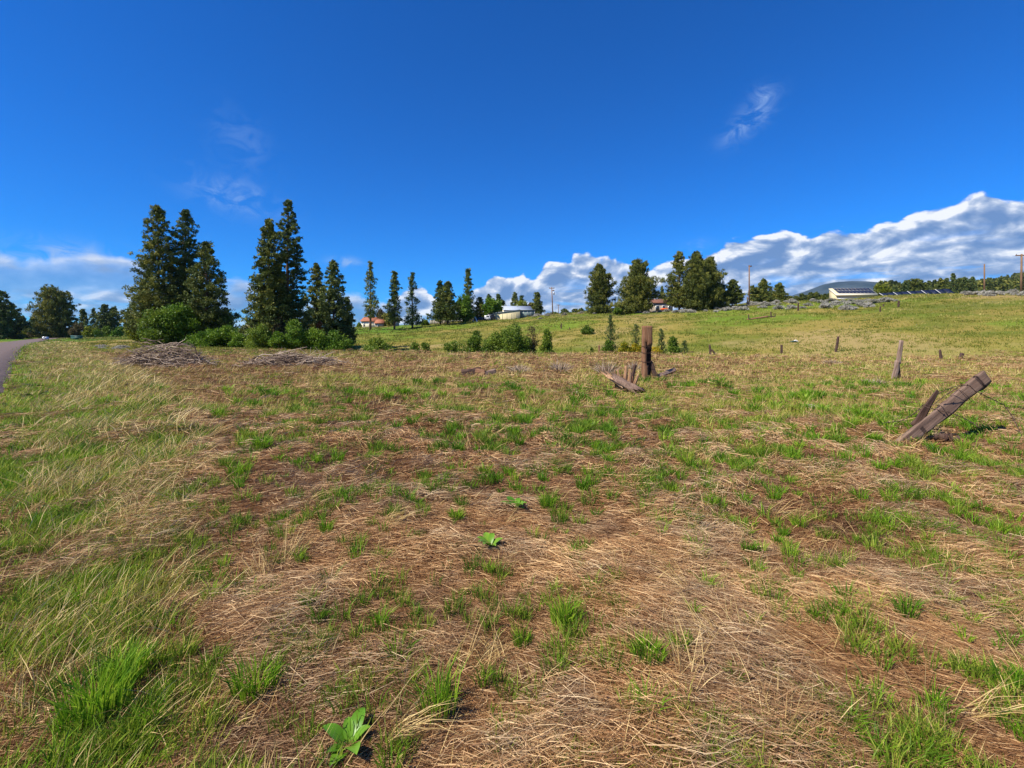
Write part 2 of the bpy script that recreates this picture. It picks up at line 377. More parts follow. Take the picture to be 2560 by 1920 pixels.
M['redroof'] = plain('terracotta_roof', (0.40, 0.15, 0.08), 0.85, 0.3, 1.5)
M['brownroof'] = plain('brown_roof', (0.22, 0.10, 0.065), 0.85, 0.3, 1.5)
M['tealroof'] = plain('grey_green_roof', (0.20, 0.27, 0.25), 0.8, 0.2, 1.5)
M['greywall'] = plain('grey_boards', (0.27, 0.25, 0.22), 0.85, 0.3, 1.2, stretch=(6, 6, .3))
M['tan'] = plain('tan_wall', (0.42, 0.36, 0.27), 0.85, 0.2, 1)
M['glass'] = plain('window_glass', (0.03, 0.04, 0.05), 0.1, 0.1, 1, spec=0.6)
M['dark'] = plain('dark_opening', (0.025, 0.022, 0.02), 0.9, 0.3, 2)
M['panel'] = plain('solar_cells', (0.022, 0.026, 0.050), 0.35, 0.2, 2, spec=0.3)
M['teal'] = plain('teal_tarp', (0.01, 0.23, 0.16), 0.5, 0.2, 2)
M['orange'] = plain('orange_plastic', (0.85, 0.14, 0.02), 0.5, 0.15, 2)
M['boxgreen'] = plain('dark_green_metal', (0.035, 0.10, 0.085), 0.5, 0.2, 2)
M['boxlid'] = plain('blue_green_lid', (0.14, 0.28, 0.27), 0.5, 0.2, 2)
M['tyre'] = plain('tyre_rubber', (0.02, 0.02, 0.02), 0.8, 0.2, 5)
M['carwhite'] = plain('white_car_paint', (0.78, 0.79, 0.80), 0.3, 0.05, 1, spec=0.5)
M['cardark'] = plain('dark_car_paint', (0.03, 0.032, 0.04), 0.3, 0.1, 1, spec=0.5)
M['stone'] = plain('stone', (0.42, 0.33, 0.27), 0.9, 0.35, 7, bump=0.5)

def woodmat(name, light, mid, darkc, sc=(14, 14, 1.2)):
    """weathered grain along the local z axis; 'tint' marks charred or rotten wood"""
    m, g, b, o = mat(name)
    tc = g.n('ShaderNodeTexCoord').outputs['Object']
    mp = g.n('ShaderNodeMapping'); g.L.new(tc, mp.inputs[0]); mp.inputs['Scale'].default_value = sc
    n = g.noise(mp.outputs[0], 1.6, 7, 0.65, 0.4); n2 = g.noise(tc, 2.2, 4, 0.6)
    c = g.mix(g.ss(n, 0.35, 0.68), mid, light); c = g.mix(g.ss(n2, 0.42, 0.75), c, mid)
    crack = g.ss(g.noise(mp.outputs[0], 4.5, 3, 0.6), 0.40, 0.33)
    c = g.mix(g.mul(crack, 0.8), c, darkc)
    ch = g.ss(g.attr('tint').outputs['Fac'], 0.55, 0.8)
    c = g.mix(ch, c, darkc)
    g.L.new(c, b.inputs['Base Color']); b.inputs['Roughness'].default_value = 0.85
    bp = g.n('ShaderNodeBump'); bp.inputs['Strength'].default_value = 0.7; bp.inputs['Distance'].default_value = 0.012
    g.L.new(n, bp.inputs['Height']); g.L.new(bp.outputs[0], b.inputs['Normal'])
    return m
M['woodred'] = woodmat('weathered_red_wood', (0.30, 0.17, 0.10), (0.19, 0.085, 0.04), (0.018, 0.008, 0.007))
M['woodgrey'] = woodmat('weathered_grey_wood', (0.36, 0.26, 0.205), (0.20, 0.125, 0.090), (0.030, 0.018, 0.014))
M['woodbrown'] = woodmat('weathered_brown_wood', (0.27, 0.18, 0.13), (0.13, 0.078, 0.055), (0.02, 0.012, 0.01), (16, 16, .9))
M['wooddark'] = woodmat('dark_wood', (0.12, 0.075, 0.055), (0.065, 0.034, 0.025), (0.012, 0.007, 0.006))
M['woodpale'] = woodmat('split_pale_wood', (0.50, 0.33, 0.20), (0.30, 0.155, 0.075), (0.04, 0.018, 0.012))

# ------------------------------------------------------------------ ground, road
def build_ground():
    n = 720; s = np.linspace(-1, 1, n); X = 3.0 * np.sinh(7.95 * s)
    s2 = np.linspace(-0.80, 1, n); Yc = 3.0 * np.sinh(7.95 * s2)
    gx, gy = np.meshgrid(X, Yc); h = ground_h(gx, gy)
    v = np.stack([gx, gy, h], -1).reshape(-1, 3)
    i = np.arange(n - 1)[:, None] * n + np.arange(n - 1)[None]
    q = np.stack([i, i + 1, i + n + 1, i + n], -1).reshape(-1, 4)
    mb = MB(); mb.add(v, q, tint=green_map(gx, gy).ravel())
    m, g, b, o = mat('field_ground')
    pos = g.n('ShaderNodeNewGeometry').outputs['Position']; sp = g.n('ShaderNodeSeparateXYZ'); g.L.new(pos, sp.inputs[0])
    gr = g.attr('tint').outputs['Fac']
    dist = g.m('SQRT', g.add(g.mul(sp.outputs[0], sp.outputs[0]), g.mul(sp.outputs[1], sp.outputs[1])))
    # matted straw: stretched noise at two angles
    def fibre(rot, sc, st):
        mp = g.n('ShaderNodeMapping'); g.L.new(pos, mp.inputs[0]); mp.inputs['Rotation'].default_value = (0, 0, rot); mp.inputs['Scale'].default_value = (st, 1, 1)
        return g.noise(mp.outputs[0], sc, 5, 0.7, 0.8)
    f1 = fibre(0.6, 60, 0.12); f2 = fibre(-0.5, 45, 0.15)
    fb = g.m('MAXIMUM', f1, f2)
    bign = g.noise(pos, 0.8, 5, 0.6)
    thatch = g.mix(g.ss(fb, 0.42, 0.78), (0.075, 0.032, 0.015), (0.40, 0.22, 0.10))
    thatch = g.mix(g.ss(bign, 0.62, 0.75), thatch, (0.34, 0.13, 0.05))
    thatch = g.mix(g.ss(dist, 8.0, 24.0), thatch, g.mix(g.ss(g.noise(pos, 3.0, 5, 0.65), 0.35, 0.65), (0.22, 0.145, 0.060), (0.44, 0.31, 0.15)))
    gcol = g.mix(g.ss(g.noise(pos, 5.0, 5, 0.7), 0.3, 0.7), (0.12, 0.17, 0.014), (0.30, 0.32, 0.04))
    near = g.mix(g.mul(gr, g.ss(dist, 3.0, 14.0)), thatch, gcol)
    # hillside beyond the dip: olive grass, golden streaks along the contours, green hollows
    mp = g.n('ShaderNodeMapping'); g.L.new(pos, mp.inputs[0]); mp.inputs['Scale'].default_value = (0.035, 0.06, 0.30)
    s1 = g.noise(mp.outputs[0], 1.0, 6, 0.62, 0.5)
    s2_ = g.noise(pos, 0.7, 6, 0.72); s3 = g.noise(pos, 0.028, 4, 0.55)
    hill = g.mix(g.ss(s1, 0.40, 0.60), (0.140, 0.170, 0.020), (0.31, 0.24, 0.055))
    hill = g.mix(g.mul(g.ss(s3, 0.50, 0.58), 0.85), hill, (0.165, 0.245, 0.022))
    hill = g.mix(g.mul(g.ss(s3, 0.46, 0.38), 0.7), hill, (0.40, 0.29, 0.12))
    hill = g.mix(g.mul(g.ss(s2_, 0.58, 0.78), 0.5), hill, (0.45, 0.36, 0.15))
    hill = g.mix(g.mul(g.ss(s2_, 0.44, 0.25), 0.6), hill, (0.10, 0.11, 0.014))
    zz = sp.outputs[2]
    ratio = g.m('DIVIDE', zz, g.m('MAXIMUM', sp.outputs[1], 1.0))
    # mown green meadow under the far row of conifers on the left
    xx = g.m('DIVIDE', sp.outputs[0], g.m('MAXIMUM', sp.outputs[1], 1.0))
    lawn = g.mul(g.ss(xx, -0.14, -0.24), g.ss(sp.outputs[1], 98.0, 116.0))
    lawn = g.mul(lawn, g.ss(s3, 0.30, 0.50))
    hill = g.mix(lawn, hill, g.mix(s2_, (0.085, 0.19, 0.014), (0.17, 0.26, 0.025)))
    # track of bare brown earth along the ridge crest
    earth = g.mul(g.ss(sp.outputs[1], 108.0, 122.0), g.mul(g.ss(xx, 0.02, 0.10), g.ss(s1, 0.40, 0.55)))
    hill = g.mix(g.mul(earth, 0.75), hill, (0.27, 0.175, 0.10))
    col = g.mix(g.ss(sp.outputs[1], 36.0, 58.0), near, hill)
    g.L.new(col, b.inputs['Base Color']); b.inputs['Roughness'].default_value = 0.9; b.inputs['Specular IOR Level'].default_value = 0.1
    bp = g.n('ShaderNodeBump'); bp.inputs['Strength'].default_value = 0.9; bp.inputs['Distance'].default_value = 0.03
    hsum = g.add(fb, g.mul(g.noise(pos, 1.6, 6, 0.75), g.mul(dist, 0.16)))
    g.L.new(hsum, bp.inputs['Height']); g.L.new(bp.outputs[0], b.inputs['Normal'])
    ob = mb.obj('ground', m, smooth=True); tag(ob, kind='structure')
build_ground()

def build_road():
    t = np.concatenate([np.linspace(-30, 60, 240), np.linspace(61, 420, 180)])
    cols = [-8.0, -6.4, -4.7, -3.2, -1.9, -0.75, -0.35, -0.05]       # offsets (X+Y) from the verge, times 1/1.414 across
    n = len(t); v = []; tn = []
    for a in cols:
        off = a * 1.06 - 0.62
        wob = (fbm(t * 1.3, t * 0 + a, 91, 4) - 0.5) * (0.55 if abs(a) < 0.5 else 0.12)
        y = t + (off + wob) / 2; x = (off + wob) - y + 0.00062 * np.clip(y - 35, 0, 400) ** 2
        crown = 0.05 * (1 - ((a + 4) / 4.2) ** 2)
        z = ground_h(x, y) * 1.0 + 0.035 + crown + (0.0 if a < -0.1 else -0.075)
        v.append(np.stack([x, y, z], -1)); tn.append(np.full(n, 1.0 if a > -1.2 else 0.0))
    v = np.stack(v, 1); k = len(cols); i = np.arange(n - 1)[:, None] * k + np.arange(k - 1)[None]
    q = np.stack([i, i + 1, i + k + 1, i + k], -1).reshape(-1, 4)
    m, g, b, o = mat('chip_seal_asphalt')
    pos = g.n('ShaderNodeNewGeometry').outputs['Position']
    a = g.noise(pos, 70, 4, 0.7); bb = g.noise(pos, 0.5, 5, 0.6)
    c = g.mix(g.ss(a, 0.3, 0.72), (0.085, 0.060, 0.050), (0.235, 0.170, 0.140)); c = g.mix(g.mul(g.ss(bb, .4, .7), .5), c, (0.20, 0.145, 0.12))
    sh = g.attr('tint').outputs['Fac']
    c = g.mix(g.mul(sh, g.ss(g.noise(pos, 9, 5, 0.7), 0.35, 0.6)), c, (0.06, 0.042, 0.038))
    g.L.new(c, b.inputs['Base Color'])
    bp = g.n('ShaderNodeBump'); bp.inputs['Strength'].default_value = 0.8; bp.inputs['Distance'].default_value = 0.02
    g.L.new(a, bp.inputs['Height']); g.L.new(bp.outputs[0], b.inputs['Normal'])
    mb = MB(); mb.add(v.reshape(-1, 3), q, tint=np.stack(tn, 1).ravel()); tag(mb.obj('road', m, smooth=True), kind='structure')
build_road()


# ------------------------------------------------------------------ scattered ground cover (uncountable grass)
def scatter(name, label, cat, pts, rot, scl, idx, variants):
    me = bpy.data.meshes.new(name); n = len(pts); me.vertices.add(n)
    me.vertices.foreach_set('co', np.asarray(pts, np.float32).ravel())
    a = me.attributes.new('rot', 'FLOAT_VECTOR', 'POINT'); a.data.foreach_set('vector', np.asarray(rot, np.float32).ravel())
    a = me.attributes.new('scl', 'FLOAT_VECTOR', 'POINT'); a.data.foreach_set('vector', np.asarray(scl, np.float32).ravel())
    a = me.attributes.new('idx', 'INT', 'POINT'); a.data.foreach_set('value', np.asarray(idx, np.int32))
    me.materials.append(variants[0].data.materials[0])
    o = bpy.data.objects.new(name, me); C.objects.link(o)
    col = bpy.data.collections.new(name + '_pieces')
    for v in variants: col.objects.link(v)
    ng = bpy.data.node_groups.new(name, 'GeometryNodeTree')
    ng.interface.new_socket('Geometry', in_out='INPUT', socket_type='NodeSocketGeometry')
    ng.interface.new_socket('Geometry', in_out='OUTPUT', socket_type='NodeSocketGeometry')
    N = ng.nodes.new; L = ng.links.new
    gi = N('NodeGroupInput'); go = N('NodeGroupOutput'); ip = N('GeometryNodeInstanceOnPoints'); ci = N('GeometryNodeCollectionInfo')
    ci.inputs['Collection'].default_value = col; ci.inputs['Separate Children'].default_value = True; ci.inputs['Reset Children'].default_value = True
    def na(nm, t):
        q = N('GeometryNodeInputNamedAttribute'); q.data_type = t; q.inputs['Name'].default_value = nm
        return q.outputs['Attribute']
    er = N('FunctionNodeEulerToRotation')
    L(gi.outputs[0], ip.inputs['Points']); L(ci.outputs[0], ip.inputs['Instance']); ip.inputs['Pick Instance'].default_value = True
    L(na('idx', 'INT'), ip.inputs['Instance Index']); L(na('rot', 'FLOAT_VECTOR'), er.inputs[0]); L(er.outputs[0], ip.inputs['Rotation'])
    L(na('scl', 'FLOAT_VECTOR'), ip.inputs['Scale']); L(ip.outputs[0], go.inputs[0])
    md = o.modifiers.new('scatter', 'NODES'); md.node_group = ng
    return tag(o, label, cat, kind='stuff')

def grass_tuft(n, rad, h0, h1, w, lean, m, name='grass_tuft', lo=0.1, hi=0.9):
    mb = MB(); r = RNG.random(n) ** 0.7 * rad; th = RNG.random(n) * 6.283
    b = np.stack([r * np.cos(th), r * np.sin(th), np.full(n, -0.01)], -1)
    h = RNG.uniform(h0, h1, n); out = RNG.uniform(0.2, 1.0, n) * lean
    t2 = th + RNG.normal(0, 0.6, n)
    t = b + np.stack([np.cos(t2) * out * h, np.sin(t2) * out * h, h], -1)
    mid = b * 0.45 + t * 0.55; mid[:, 2] += h * 0.12; mid[:, :2] = b[:, :2] * 0.65 + t[:, :2] * 0.35
    mb.blades(b, t, RNG.uniform(0.7, 1.3, n) * w, RNG.uniform(lo, hi, n), mid)
    return mb.obj(name, m, link=False)
def sector_points(d0, d1, n, power=1.0, ulim=1.16):
    """points over the ground ahead of the viewer, evenly spread in the logarithm of distance"""
    t = RNG.random(n)
    Y = (d0 ** (1 - power) + t * (d1 ** (1 - power) - d0 ** (1 - power))) ** (1 / (1 - power)) if power != 1 else d0 * (d1 / d0) ** t
    X = RNG.uniform(-ulim, ulim, n) * (Y + 0.6)
    return X, Y
def onroad(X, Y): return road_v(X, Y) < -0.64 + 0.5 * (fbm(Y * 1.1, X * 0, 77, 3) - 0.5)
def place(X, Y, dz=0.0): return np.stack([X, Y, ground_h(X, Y) + dz], -1)
def normal_tilt(X, Y, e=0.15):
    dx = (ground_h(X + e, Y) - ground_h(X - e, Y)) / (2 * e); dy = (ground_h(X, Y + e) - ground_h(X, Y - e)) / (2 * e)
    return dx, dy

def blade_mesh(mb, base, tip, mid, w, tint, tri=False):
    d = tip - base; n = len(base)
    r = RNG.normal(size=(n, 3)); r[:, 2] *= .5
    side = np.cross(d, r); side /= np.linalg.norm(side, axis=1)[:, None] + 1e-9
    w = np.broadcast_to(np.asarray(w, float), (n,))[:, None]
    if tri:
        v = np.stack([base - side * w / 2, base + side * w / 2, tip], 1).reshape(-1, 3)
        mb.add(v, tris=np.arange(n * 3).reshape(-1, 3), tint=np.repeat(tint, 3))
    else:
        v = np.stack([base - side * w / 2, base + side * w / 2, mid + side * w * .45, mid - side * w * .45, tip], 1).reshape(-1, 3)
        o = np.arange(n)[:, None] * 5
        mb.add(v, o + np.array([0, 1, 2, 3]), o + np.array([3, 2, 4]), np.repeat(tint, 5))
def patch_tint(X, Y, f, seed, k): return (fbm(X * f, Y * f, seed, 4) - .5) * k
def build_grass():
    field_ang = lambda X, Y: 0.62 + (fbm(X * 0.45, Y * 0.45, 12, 3) - 0.5) * 4.2
    def thatch(n, d0, d1, power, L0, L1, wid, rise, keep=None, tri=False):
        X, Y = sector_points(d0, d1, n, power); ok = ~onroad(X, Y)
        if keep is not None: ok &= RNG.random(len(X)) < keep(X, Y)
        X, Y = X[ok], Y[ok]; n = len(X)
        a = field_ang(X, Y) + RNG.normal(0, .50, n) + (RNG.random(n) < .32) * RNG.uniform(-1.6, 1.6, n)
        lump = sstep(fbm(X * 1.9, Y * 1.9, 66, 3), .42, .75); k = np.maximum(Y, 2.5) / 3
        ln = RNG.uniform(L0, L1, n) * (k ** .35); el = RNG.normal(.05, .15, n)
        z = ground_h(X, Y) + RNG.random(n) ** 2 * rise * (.4 + 2.2 * lump) * k ** .5
        c = np.stack([X, Y, z], -1); d = np.stack([np.cos(a) * np.cos(el), np.sin(a) * np.cos(el), np.sin(el)], -1) * ln[:, None] / 2
        bb, tt = c - d, c + d; mid = c.copy(); mid[:, 2] += RNG.uniform(0, .08, n) * ln; mid[:, :2] += RNG.normal(0, .11, (n, 2)) * ln[:, None]
        hgt_ = (z - ground_h(X, Y)) / (rise * k ** .5)
        tint = np.clip(RNG.beta(1.0, 1.7, n) * .85 + .22 * np.clip(hgt_, 0, 1) + patch_tint(X, Y, .8, 91, .35), 0, 1)
        return bb, tt, mid, RNG.uniform(.6, 1.4, n) * wid * k, tint, tri
    mb = MB(); blade_mesh(mb, *[q for q in (lambda r: (r[0], r[1], r[2], r[3], r[4], r[5]))(thatch(520000, 1.35, 9.0, .85, .045, .21, .0026, .036))])
    tag(mb.obj('straw_thatch', M['straw']), 'flattened brown dry straw covering the near field', 'dry grass', kind='stuff')
    mb = MB(); keep = lambda X, Y: 1 - green_map(X, Y) * .55
    r = thatch(230000, 8.0, 48, 1.0, .10, .34, .0030, .035, keep, True); blade_mesh(mb, *r)
    tag(mb.obj('straw_thatch', M['straw']), 'pale dry straw lying across the middle of the field', 'dry grass', kind='stuff')
    # --- pale stalks standing or leaning in bundles
    mb = MB()
    for (nb_, d0, d1, pw, kmin, kmax, L, w) in ((380, 1.45, 9, .9, 2, 5, .28, .0026), (70, 1.6, 7, .8, 10, 26, .34, .0025), (9000, 8, 42, 1.0, 5, 11, .17, .0030)):
        X, Y = sector_points(d0, d1, nb_, pw); ok = ~onroad(X, Y) | (RNG.random(nb_) < 0); X, Y = X[ok], Y[ok]
        vg = np.exp(-((X + Y - 1.8) / 2.2) ** 2)
        kk = (RNG.integers(kmin, kmax, len(X)) * (1 + vg)).astype(int); X = np.repeat(X, kk); Y = np.repeat(Y, kk); n = len(X); a0 = np.repeat(.7 + RNG.normal(0, .9, len(kk)), kk)
        k = np.maximum(Y, 3) / 3; spread = .035 * k ** .8
        Xb = X + RNG.normal(0, 1, n) * spread; Yb = Y + RNG.normal(0, 1, n) * spread; z = ground_h(Xb, Yb)
        lean = RNG.uniform(.6, 3.5, n) if d0 < 7 else RNG.uniform(.3, 1.8, n); a = a0 + RNG.normal(0, .5 if kmin < 15 else .16, n); ln = RNG.uniform(.5, 1.05, n) * L * k ** .45 * np.repeat(RNG.uniform(.5, 1.1, len(kk)), kk)
        d = np.stack([np.cos(a) * lean, np.sin(a) * lean, np.ones(n)], -1); d /= np.linalg.norm(d, axis=1)[:, None]
        bb = np.stack([Xb, Yb, z - .005], -1); tt = bb + d * ln[:, None]; mid = (bb + tt) / 2; mid[:, 2] += ln * .07
        blade_mesh(mb, bb, tt, mid, w * k, np.clip(RNG.uniform(.15, 1, n) + patch_tint(X, Y, .5, 33, .5), 0, 1), d0 > 7)
    tag(mb.obj('dry_stalks', M['stalk']), 'thin straw coloured stalks standing out of the field', 'dry stalks', kind='stuff')
    # --- green grass
    def greens(nt, d0, d1, pw, prob, nbl, rad, h0, h1, w, lean, m, name, label, tri, tintk=.35, ul=1.16, hk=.5):
        mb = MB(); X, Y = sector_points(d0, d1, nt, pw, ul); ok = ~onroad(X, Y) & (RNG.random(nt) < prob(X, Y)); X, Y = X[ok], Y[ok]; m_ = len(X)
        k = np.maximum(Y, 3) / 3; sc = RNG.uniform(.45, 1.2, m_); kk = np.maximum(2, (nbl * sc * RNG.uniform(.3, 1.2, m_))).astype(int)
        rep = lambda q: np.repeat(q, kk)
        Xc, Yc, sc_, k_ = rep(X), rep(Y), rep(sc), rep(k); n = len(Xc); th = RNG.random(n) * 6.283; r = RNG.random(n) ** .7 * rad * sc_ * k_ ** .8
        Xb, Yb = Xc + r * np.cos(th), Yc + r * np.sin(th); z = ground_h(Xb, Yb)
        h = RNG.uniform(h0, h1, n) * sc_ * k_ ** hk; out = RNG.uniform(.15, 1, n) * lean; t2 = th + RNG.normal(0, .6, n)
        bb = np.stack([Xb, Yb, z - .01], -1); tt = bb + np.stack([np.cos(t2) * out * h, np.sin(t2) * out * h, h], -1)
        mid = bb * .45 + tt * .55; mid[:, 2] += h * .12; mid[:, :2] = bb[:, :2] * .65 + tt[:, :2] * .35
        tint = np.clip(rep(RNG.uniform(.15, .75, m_)) + RNG.normal(0, .16, n) + patch_tint(Xc, Yc, .3, 53, tintk * 2), 0, 1)
        blade_mesh(mb, bb, tt, mid, RNG.uniform(.7, 1.3, n) * w * k_, tint, tri)
        tag(mb.obj(name, m), label, 'grass', kind='stuff'); return n
    def verge(n, lo, hi, m, name, label, nbl, h0, h1, w, dry):
        mb = MB(); Y = 1.25 * (95 / 1.25) ** RNG.random(n); wv = np.interp(Y, [1.5, 3, 7, 16, 40, 90], [0.6, 0.85, 2.1, 3.2, 4.2, 6.0]); v = lo + (wv * hi - lo) * RNG.random(n)
        X = v - Y + .00062 * np.clip(Y - 35, 0, 400) ** 2; cl = fbm(X * 1.6, Y * 1.6, 201 + dry, 3)
        ok = (RNG.random(n) < (.10 + .95 * sstep(cl, .40, .58)) * np.interp(Y, [2, 3.5, 7], [.34, .50, .95])) & (v > -.44 + .35 * (fbm(Y * 1.1, X * 0, 77, 3) - .5)); X, Y = X[ok], Y[ok]; m_ = len(X)
        k = np.maximum(Y, 3) / 3; sc = RNG.uniform(.5, 1.2, m_); kk = np.maximum(2, (nbl * RNG.uniform(.4, 1.2, m_)).astype(int)); rep = lambda q: np.repeat(q, kk)
        Xc, Yc, s_, k_ = rep(X), rep(Y), rep(sc), rep(k); n_ = len(Xc); sp = .045 * k_ ** .8; Xb = Xc + RNG.normal(0, 1, n_) * sp; Yb = Yc + RNG.normal(0, 1, n_) * sp; z = ground_h(Xb, Yb)
        h = RNG.uniform(h0, h1, n_) * s_ * np.interp(Yc, [2, 5, 12, 40, 90], [.60, .85, 1.05, 1.15, 1.4]); az = rep(RNG.normal(.5, 1.1, m_)) + RNG.normal(0, .7, n_); ln = RNG.uniform(.15, 1.0 + .7 * dry, n_)
        bb = np.stack([Xb, Yb, z - .01], -1); tt = bb + np.stack([np.cos(az) * ln * h, np.sin(az) * ln * h, h], -1); mid = bb * .5 + tt * .5; mid[:, 2] += h * .14
        blade_mesh(mb, bb, tt, mid, RNG.uniform(.7, 1.3, n_) * w * k_, np.clip(rep(RNG.uniform(.1, .8, m_)) + RNG.normal(0, .16, n_), 0, 1), False)
        tag(mb.obj(name, m), label, 'grass', kind='stuff')
    verge(12000, -.66, .62, M['tuft'], 'verge_grass', 'brightest green grass right beside the road edge', 12, .07, .17, .0036, 0)
    verge(13000, -.66, 1.0, M['green'], 'verge_grass', 'tall green grass in the strip along the road edge', 15, .07, .20, .0036, 0)
    verge(8500, -.1, 1.15, M['vstraw'], 'verge_straw', 'tall straw coloured grass mixed into the strip along the road', 8, .10, .30, .0030, 1)
    def p_near(X, Y):
        vg = 1 - sstep(X + Y, 1.2, 3.0); cl = fbm(X * 4.2, Y * 4.2, 144, 2); u = X / Y
        return np.clip((.13 + .24 * sstep(u, -.15, .35) + .34 * sstep(Y, 3.0, 5.5) + green_map(X, Y) * (.12 + .15 * vg)) * sstep(cl, .52 - .12 * vg, .64 - .12 * vg), 0, 1) + .006
    greens(24000, 1.45, 9.5, .75, p_near, 46, .042, .045, .105, .0034, .75, M['green'], 'green_grass', 'green grass tufts sprouting through the near straw', False)
    def p_one(X, Y):
        u = X / Y; return np.clip(.22 + .50 * sstep(Y, 2.6, 5) + .34 * sstep(u, -.1, .4), 0, 1) * (.25 + .75 * sstep(fbm(X * .8, Y * .8, 310, 3), .36, .60)) * (road_v(X, Y) > 0)
    greens(3300, 1.6, 15, .9, p_one, 66, .032, .055, .12, .0038, .85, M['tuft'], 'green_grass', 'small separate bright tufts sprinkled over the straw', False, .25)
    def p_mid(X, Y):
        cl = fbm(X * 1.5, Y * 1.5, 145, 4); return (green_map(X, Y) * (.15 + sstep(cl, .44, .62)) * .50 + .08) * (1 - sstep(Y, 38, 50) * (road_v(X, Y) > 8))
    greens(42000, 8.5, 62, .95, p_mid, 20, .060, .036, .085, .0040, .7, M['green'], 'green_grass', 'green grass spread over the middle field and road verge', True)
    greens(60000, 40, 165, 1.0, lambda X, Y: .25 + 1.0 * sstep(fbm(X * .25, Y * .25, 19, 4), .40, .62), 10, .040, .035, .085, .0040, .8, M['greenfar'], 'hillside_grass', 'olive and golden grass on the slope beyond the dip', True, .5, 1.12, .4)
build_grass()

def lone_tufts():
    """the tufts that stand out singly on the bare straw"""
    spec = [(640, 1755, .20, 90, 'dense bright green grass tuft alone on bare brown straw at lower left', 0), (1413, 1560, .17, 80, 'broad green tuft below the middle of the straw, widest of the lower centre', 0),
            (1305, 1625, .10, 50, 'small tilted green tuft left of the broad lower centre tuft', 0), (1095, 1790, .17, 46, 'ragged green tuft with a long pale stalk across it near the bottom', 1),
            (1620, 1672, .15, 70, 'bright green tuft right of the lower centre with spiky blades', 0), (1700, 1640, .11, 50, 'smaller green tuft touching the spiky bright one on its right', 0),
            (770, 1530, .09, 40, 'narrow tall tuft in the middle of the flattened straw', 1), (805, 1730, .05, 30, 'tiny green sprout right of the dense lower left tuft', 0),
            (1140, 1300, .13, 70, 'green tuft with a broad leaf in the centre of the field', 0), (655, 1130, .22, 90, 'thick green tuft on dark thatch left of centre', 0),
            (2185, 1110, .20, 90, 'dense green tuft beside the foot of the leaning plank', 0), (1220, 1435, .08, 24, 'thin upright tuft below the broad leaved weed', 1),
            (240, 1790, .26, 130, 'large lush green clump in the lower left corner', 0), (310, 1700, .20, 90, 'deep green clump behind the lush corner clump', 0)]
    for px, py, wd, n, lab, loose in spec:
        x, y, z = hit(px, py); h = wd * (.75 if not loose else 1.1)
        o = grass_tuft(int(n * 2.6), wd * .40, h * .55, h * 1.15, .0044 if y < 5 else .009, .70, M['tuft'], lo=.10, hi=1)
        C.objects.link(o); o.location = (x, y, z); tag(o, lab, 'grass tuft', 'green tufts standing out on the straw')
    def weed(px, py, s, lab, n=7, m='weed'):
        x, y, z = hit(px, py); root = thing('broadleaf_weed', lab, 'weed', (x, y, z), RNG.random() * 6)
        for i in range(n):
            a = i * 2.4; ln = s * RNG.uniform(.6, 1.1); up = RNG.uniform(.25, 1.0); wd = ln * .24
            mb = MB(); k = 7; tt = np.linspace(0, 1, k)
            d = np.array([math.cos(a), math.sin(a), 0]); sd_ = np.array([-math.sin(a), math.cos(a), 0])
            cpt = d * (tt * ln)[:, None] + np.array([0, 0, 1]) * (up * ln * np.sin(tt * 1.9) * .75)[:, None]
            ww = wd * np.sin(np.pi * np.clip(tt * .93 + .05, 0, 1)) ** .8
            v = np.concatenate([cpt - sd_ * ww[:, None] + [0, 0, .006], cpt, cpt + sd_ * ww[:, None] + [0, 0, .006]])
            q = [[j, j + 1, k + j + 1, k + j] for j in range(k - 1)] + [[k + j, k + j + 1, 2 * k + j + 1, 2 * k + j] for j in range(k - 1)]
            mb.add(v, q, tint=RNG.uniform(.2, .9)); mb.obj('leaf', M[m], root, smooth=True)
    weed(1225, 1375, .11, 'broad leaved green weed in the centre of the straw')
    weed(872, 1905, .10, 'broad leaved weed cut by the bottom edge of the picture')
    weed(1290, 1275, .13, 'leafy weed among tufts just above the centre weed', 9)
    weed(80, 1003, .30, 'dark leafy weed at the road edge', 14, 'pinecool')
lone_tufts()

# ------------------------------------------------------------------ trees
def leaves_tri(mb, c, outd, n, rx, rz, ll, lw, upb, tint):
    """c: clump centres (k,3); n leaves for each"""
    k = len(c); c = np.repeat(c, n, 0); od = np.repeat(outd, n, 0); N = len(c)
    p = RNG.normal(size=(N, 3)); p /= np.linalg.norm(p, axis=1)[:, None]; p *= (RNG.random(N) ** .5)[:, None]
    rx_ = np.repeat(np.broadcast_to(rx, (k,)), n)[:, None]
    b = c + p * np.concatenate([rx_, rx_, rx_ * rz], 1)
    d = RNG.normal(size=(N, 3)) * .7 + p * .5 + od * .35 + np.array([0, 0, upb]); d /= np.linalg.norm(d, axis=1)[:, None]
    s = np.cross(d, RNG.normal(size=(N, 3))); s /= np.linalg.norm(s, axis=1)[:, None]
    L = (RNG.uniform(.6, 1.2, N) * ll)[:, None]; Wd = (RNG.uniform(.7, 1.3, N) * lw)[:, None]
    v = np.stack([b - d * L * .5, b + s * Wd * .5, b + d * L * .5, b - s * Wd * .5], 1).reshape(-1, 3)
    o = np.arange(N)[:, None] * 4
    tn = np.repeat(np.clip(np.repeat(tint, n) + RNG.normal(0, .12, N), 0, 1), 4)
    mb.add(v, o + np.array([0, 1, 2, 3]), tint=tn)

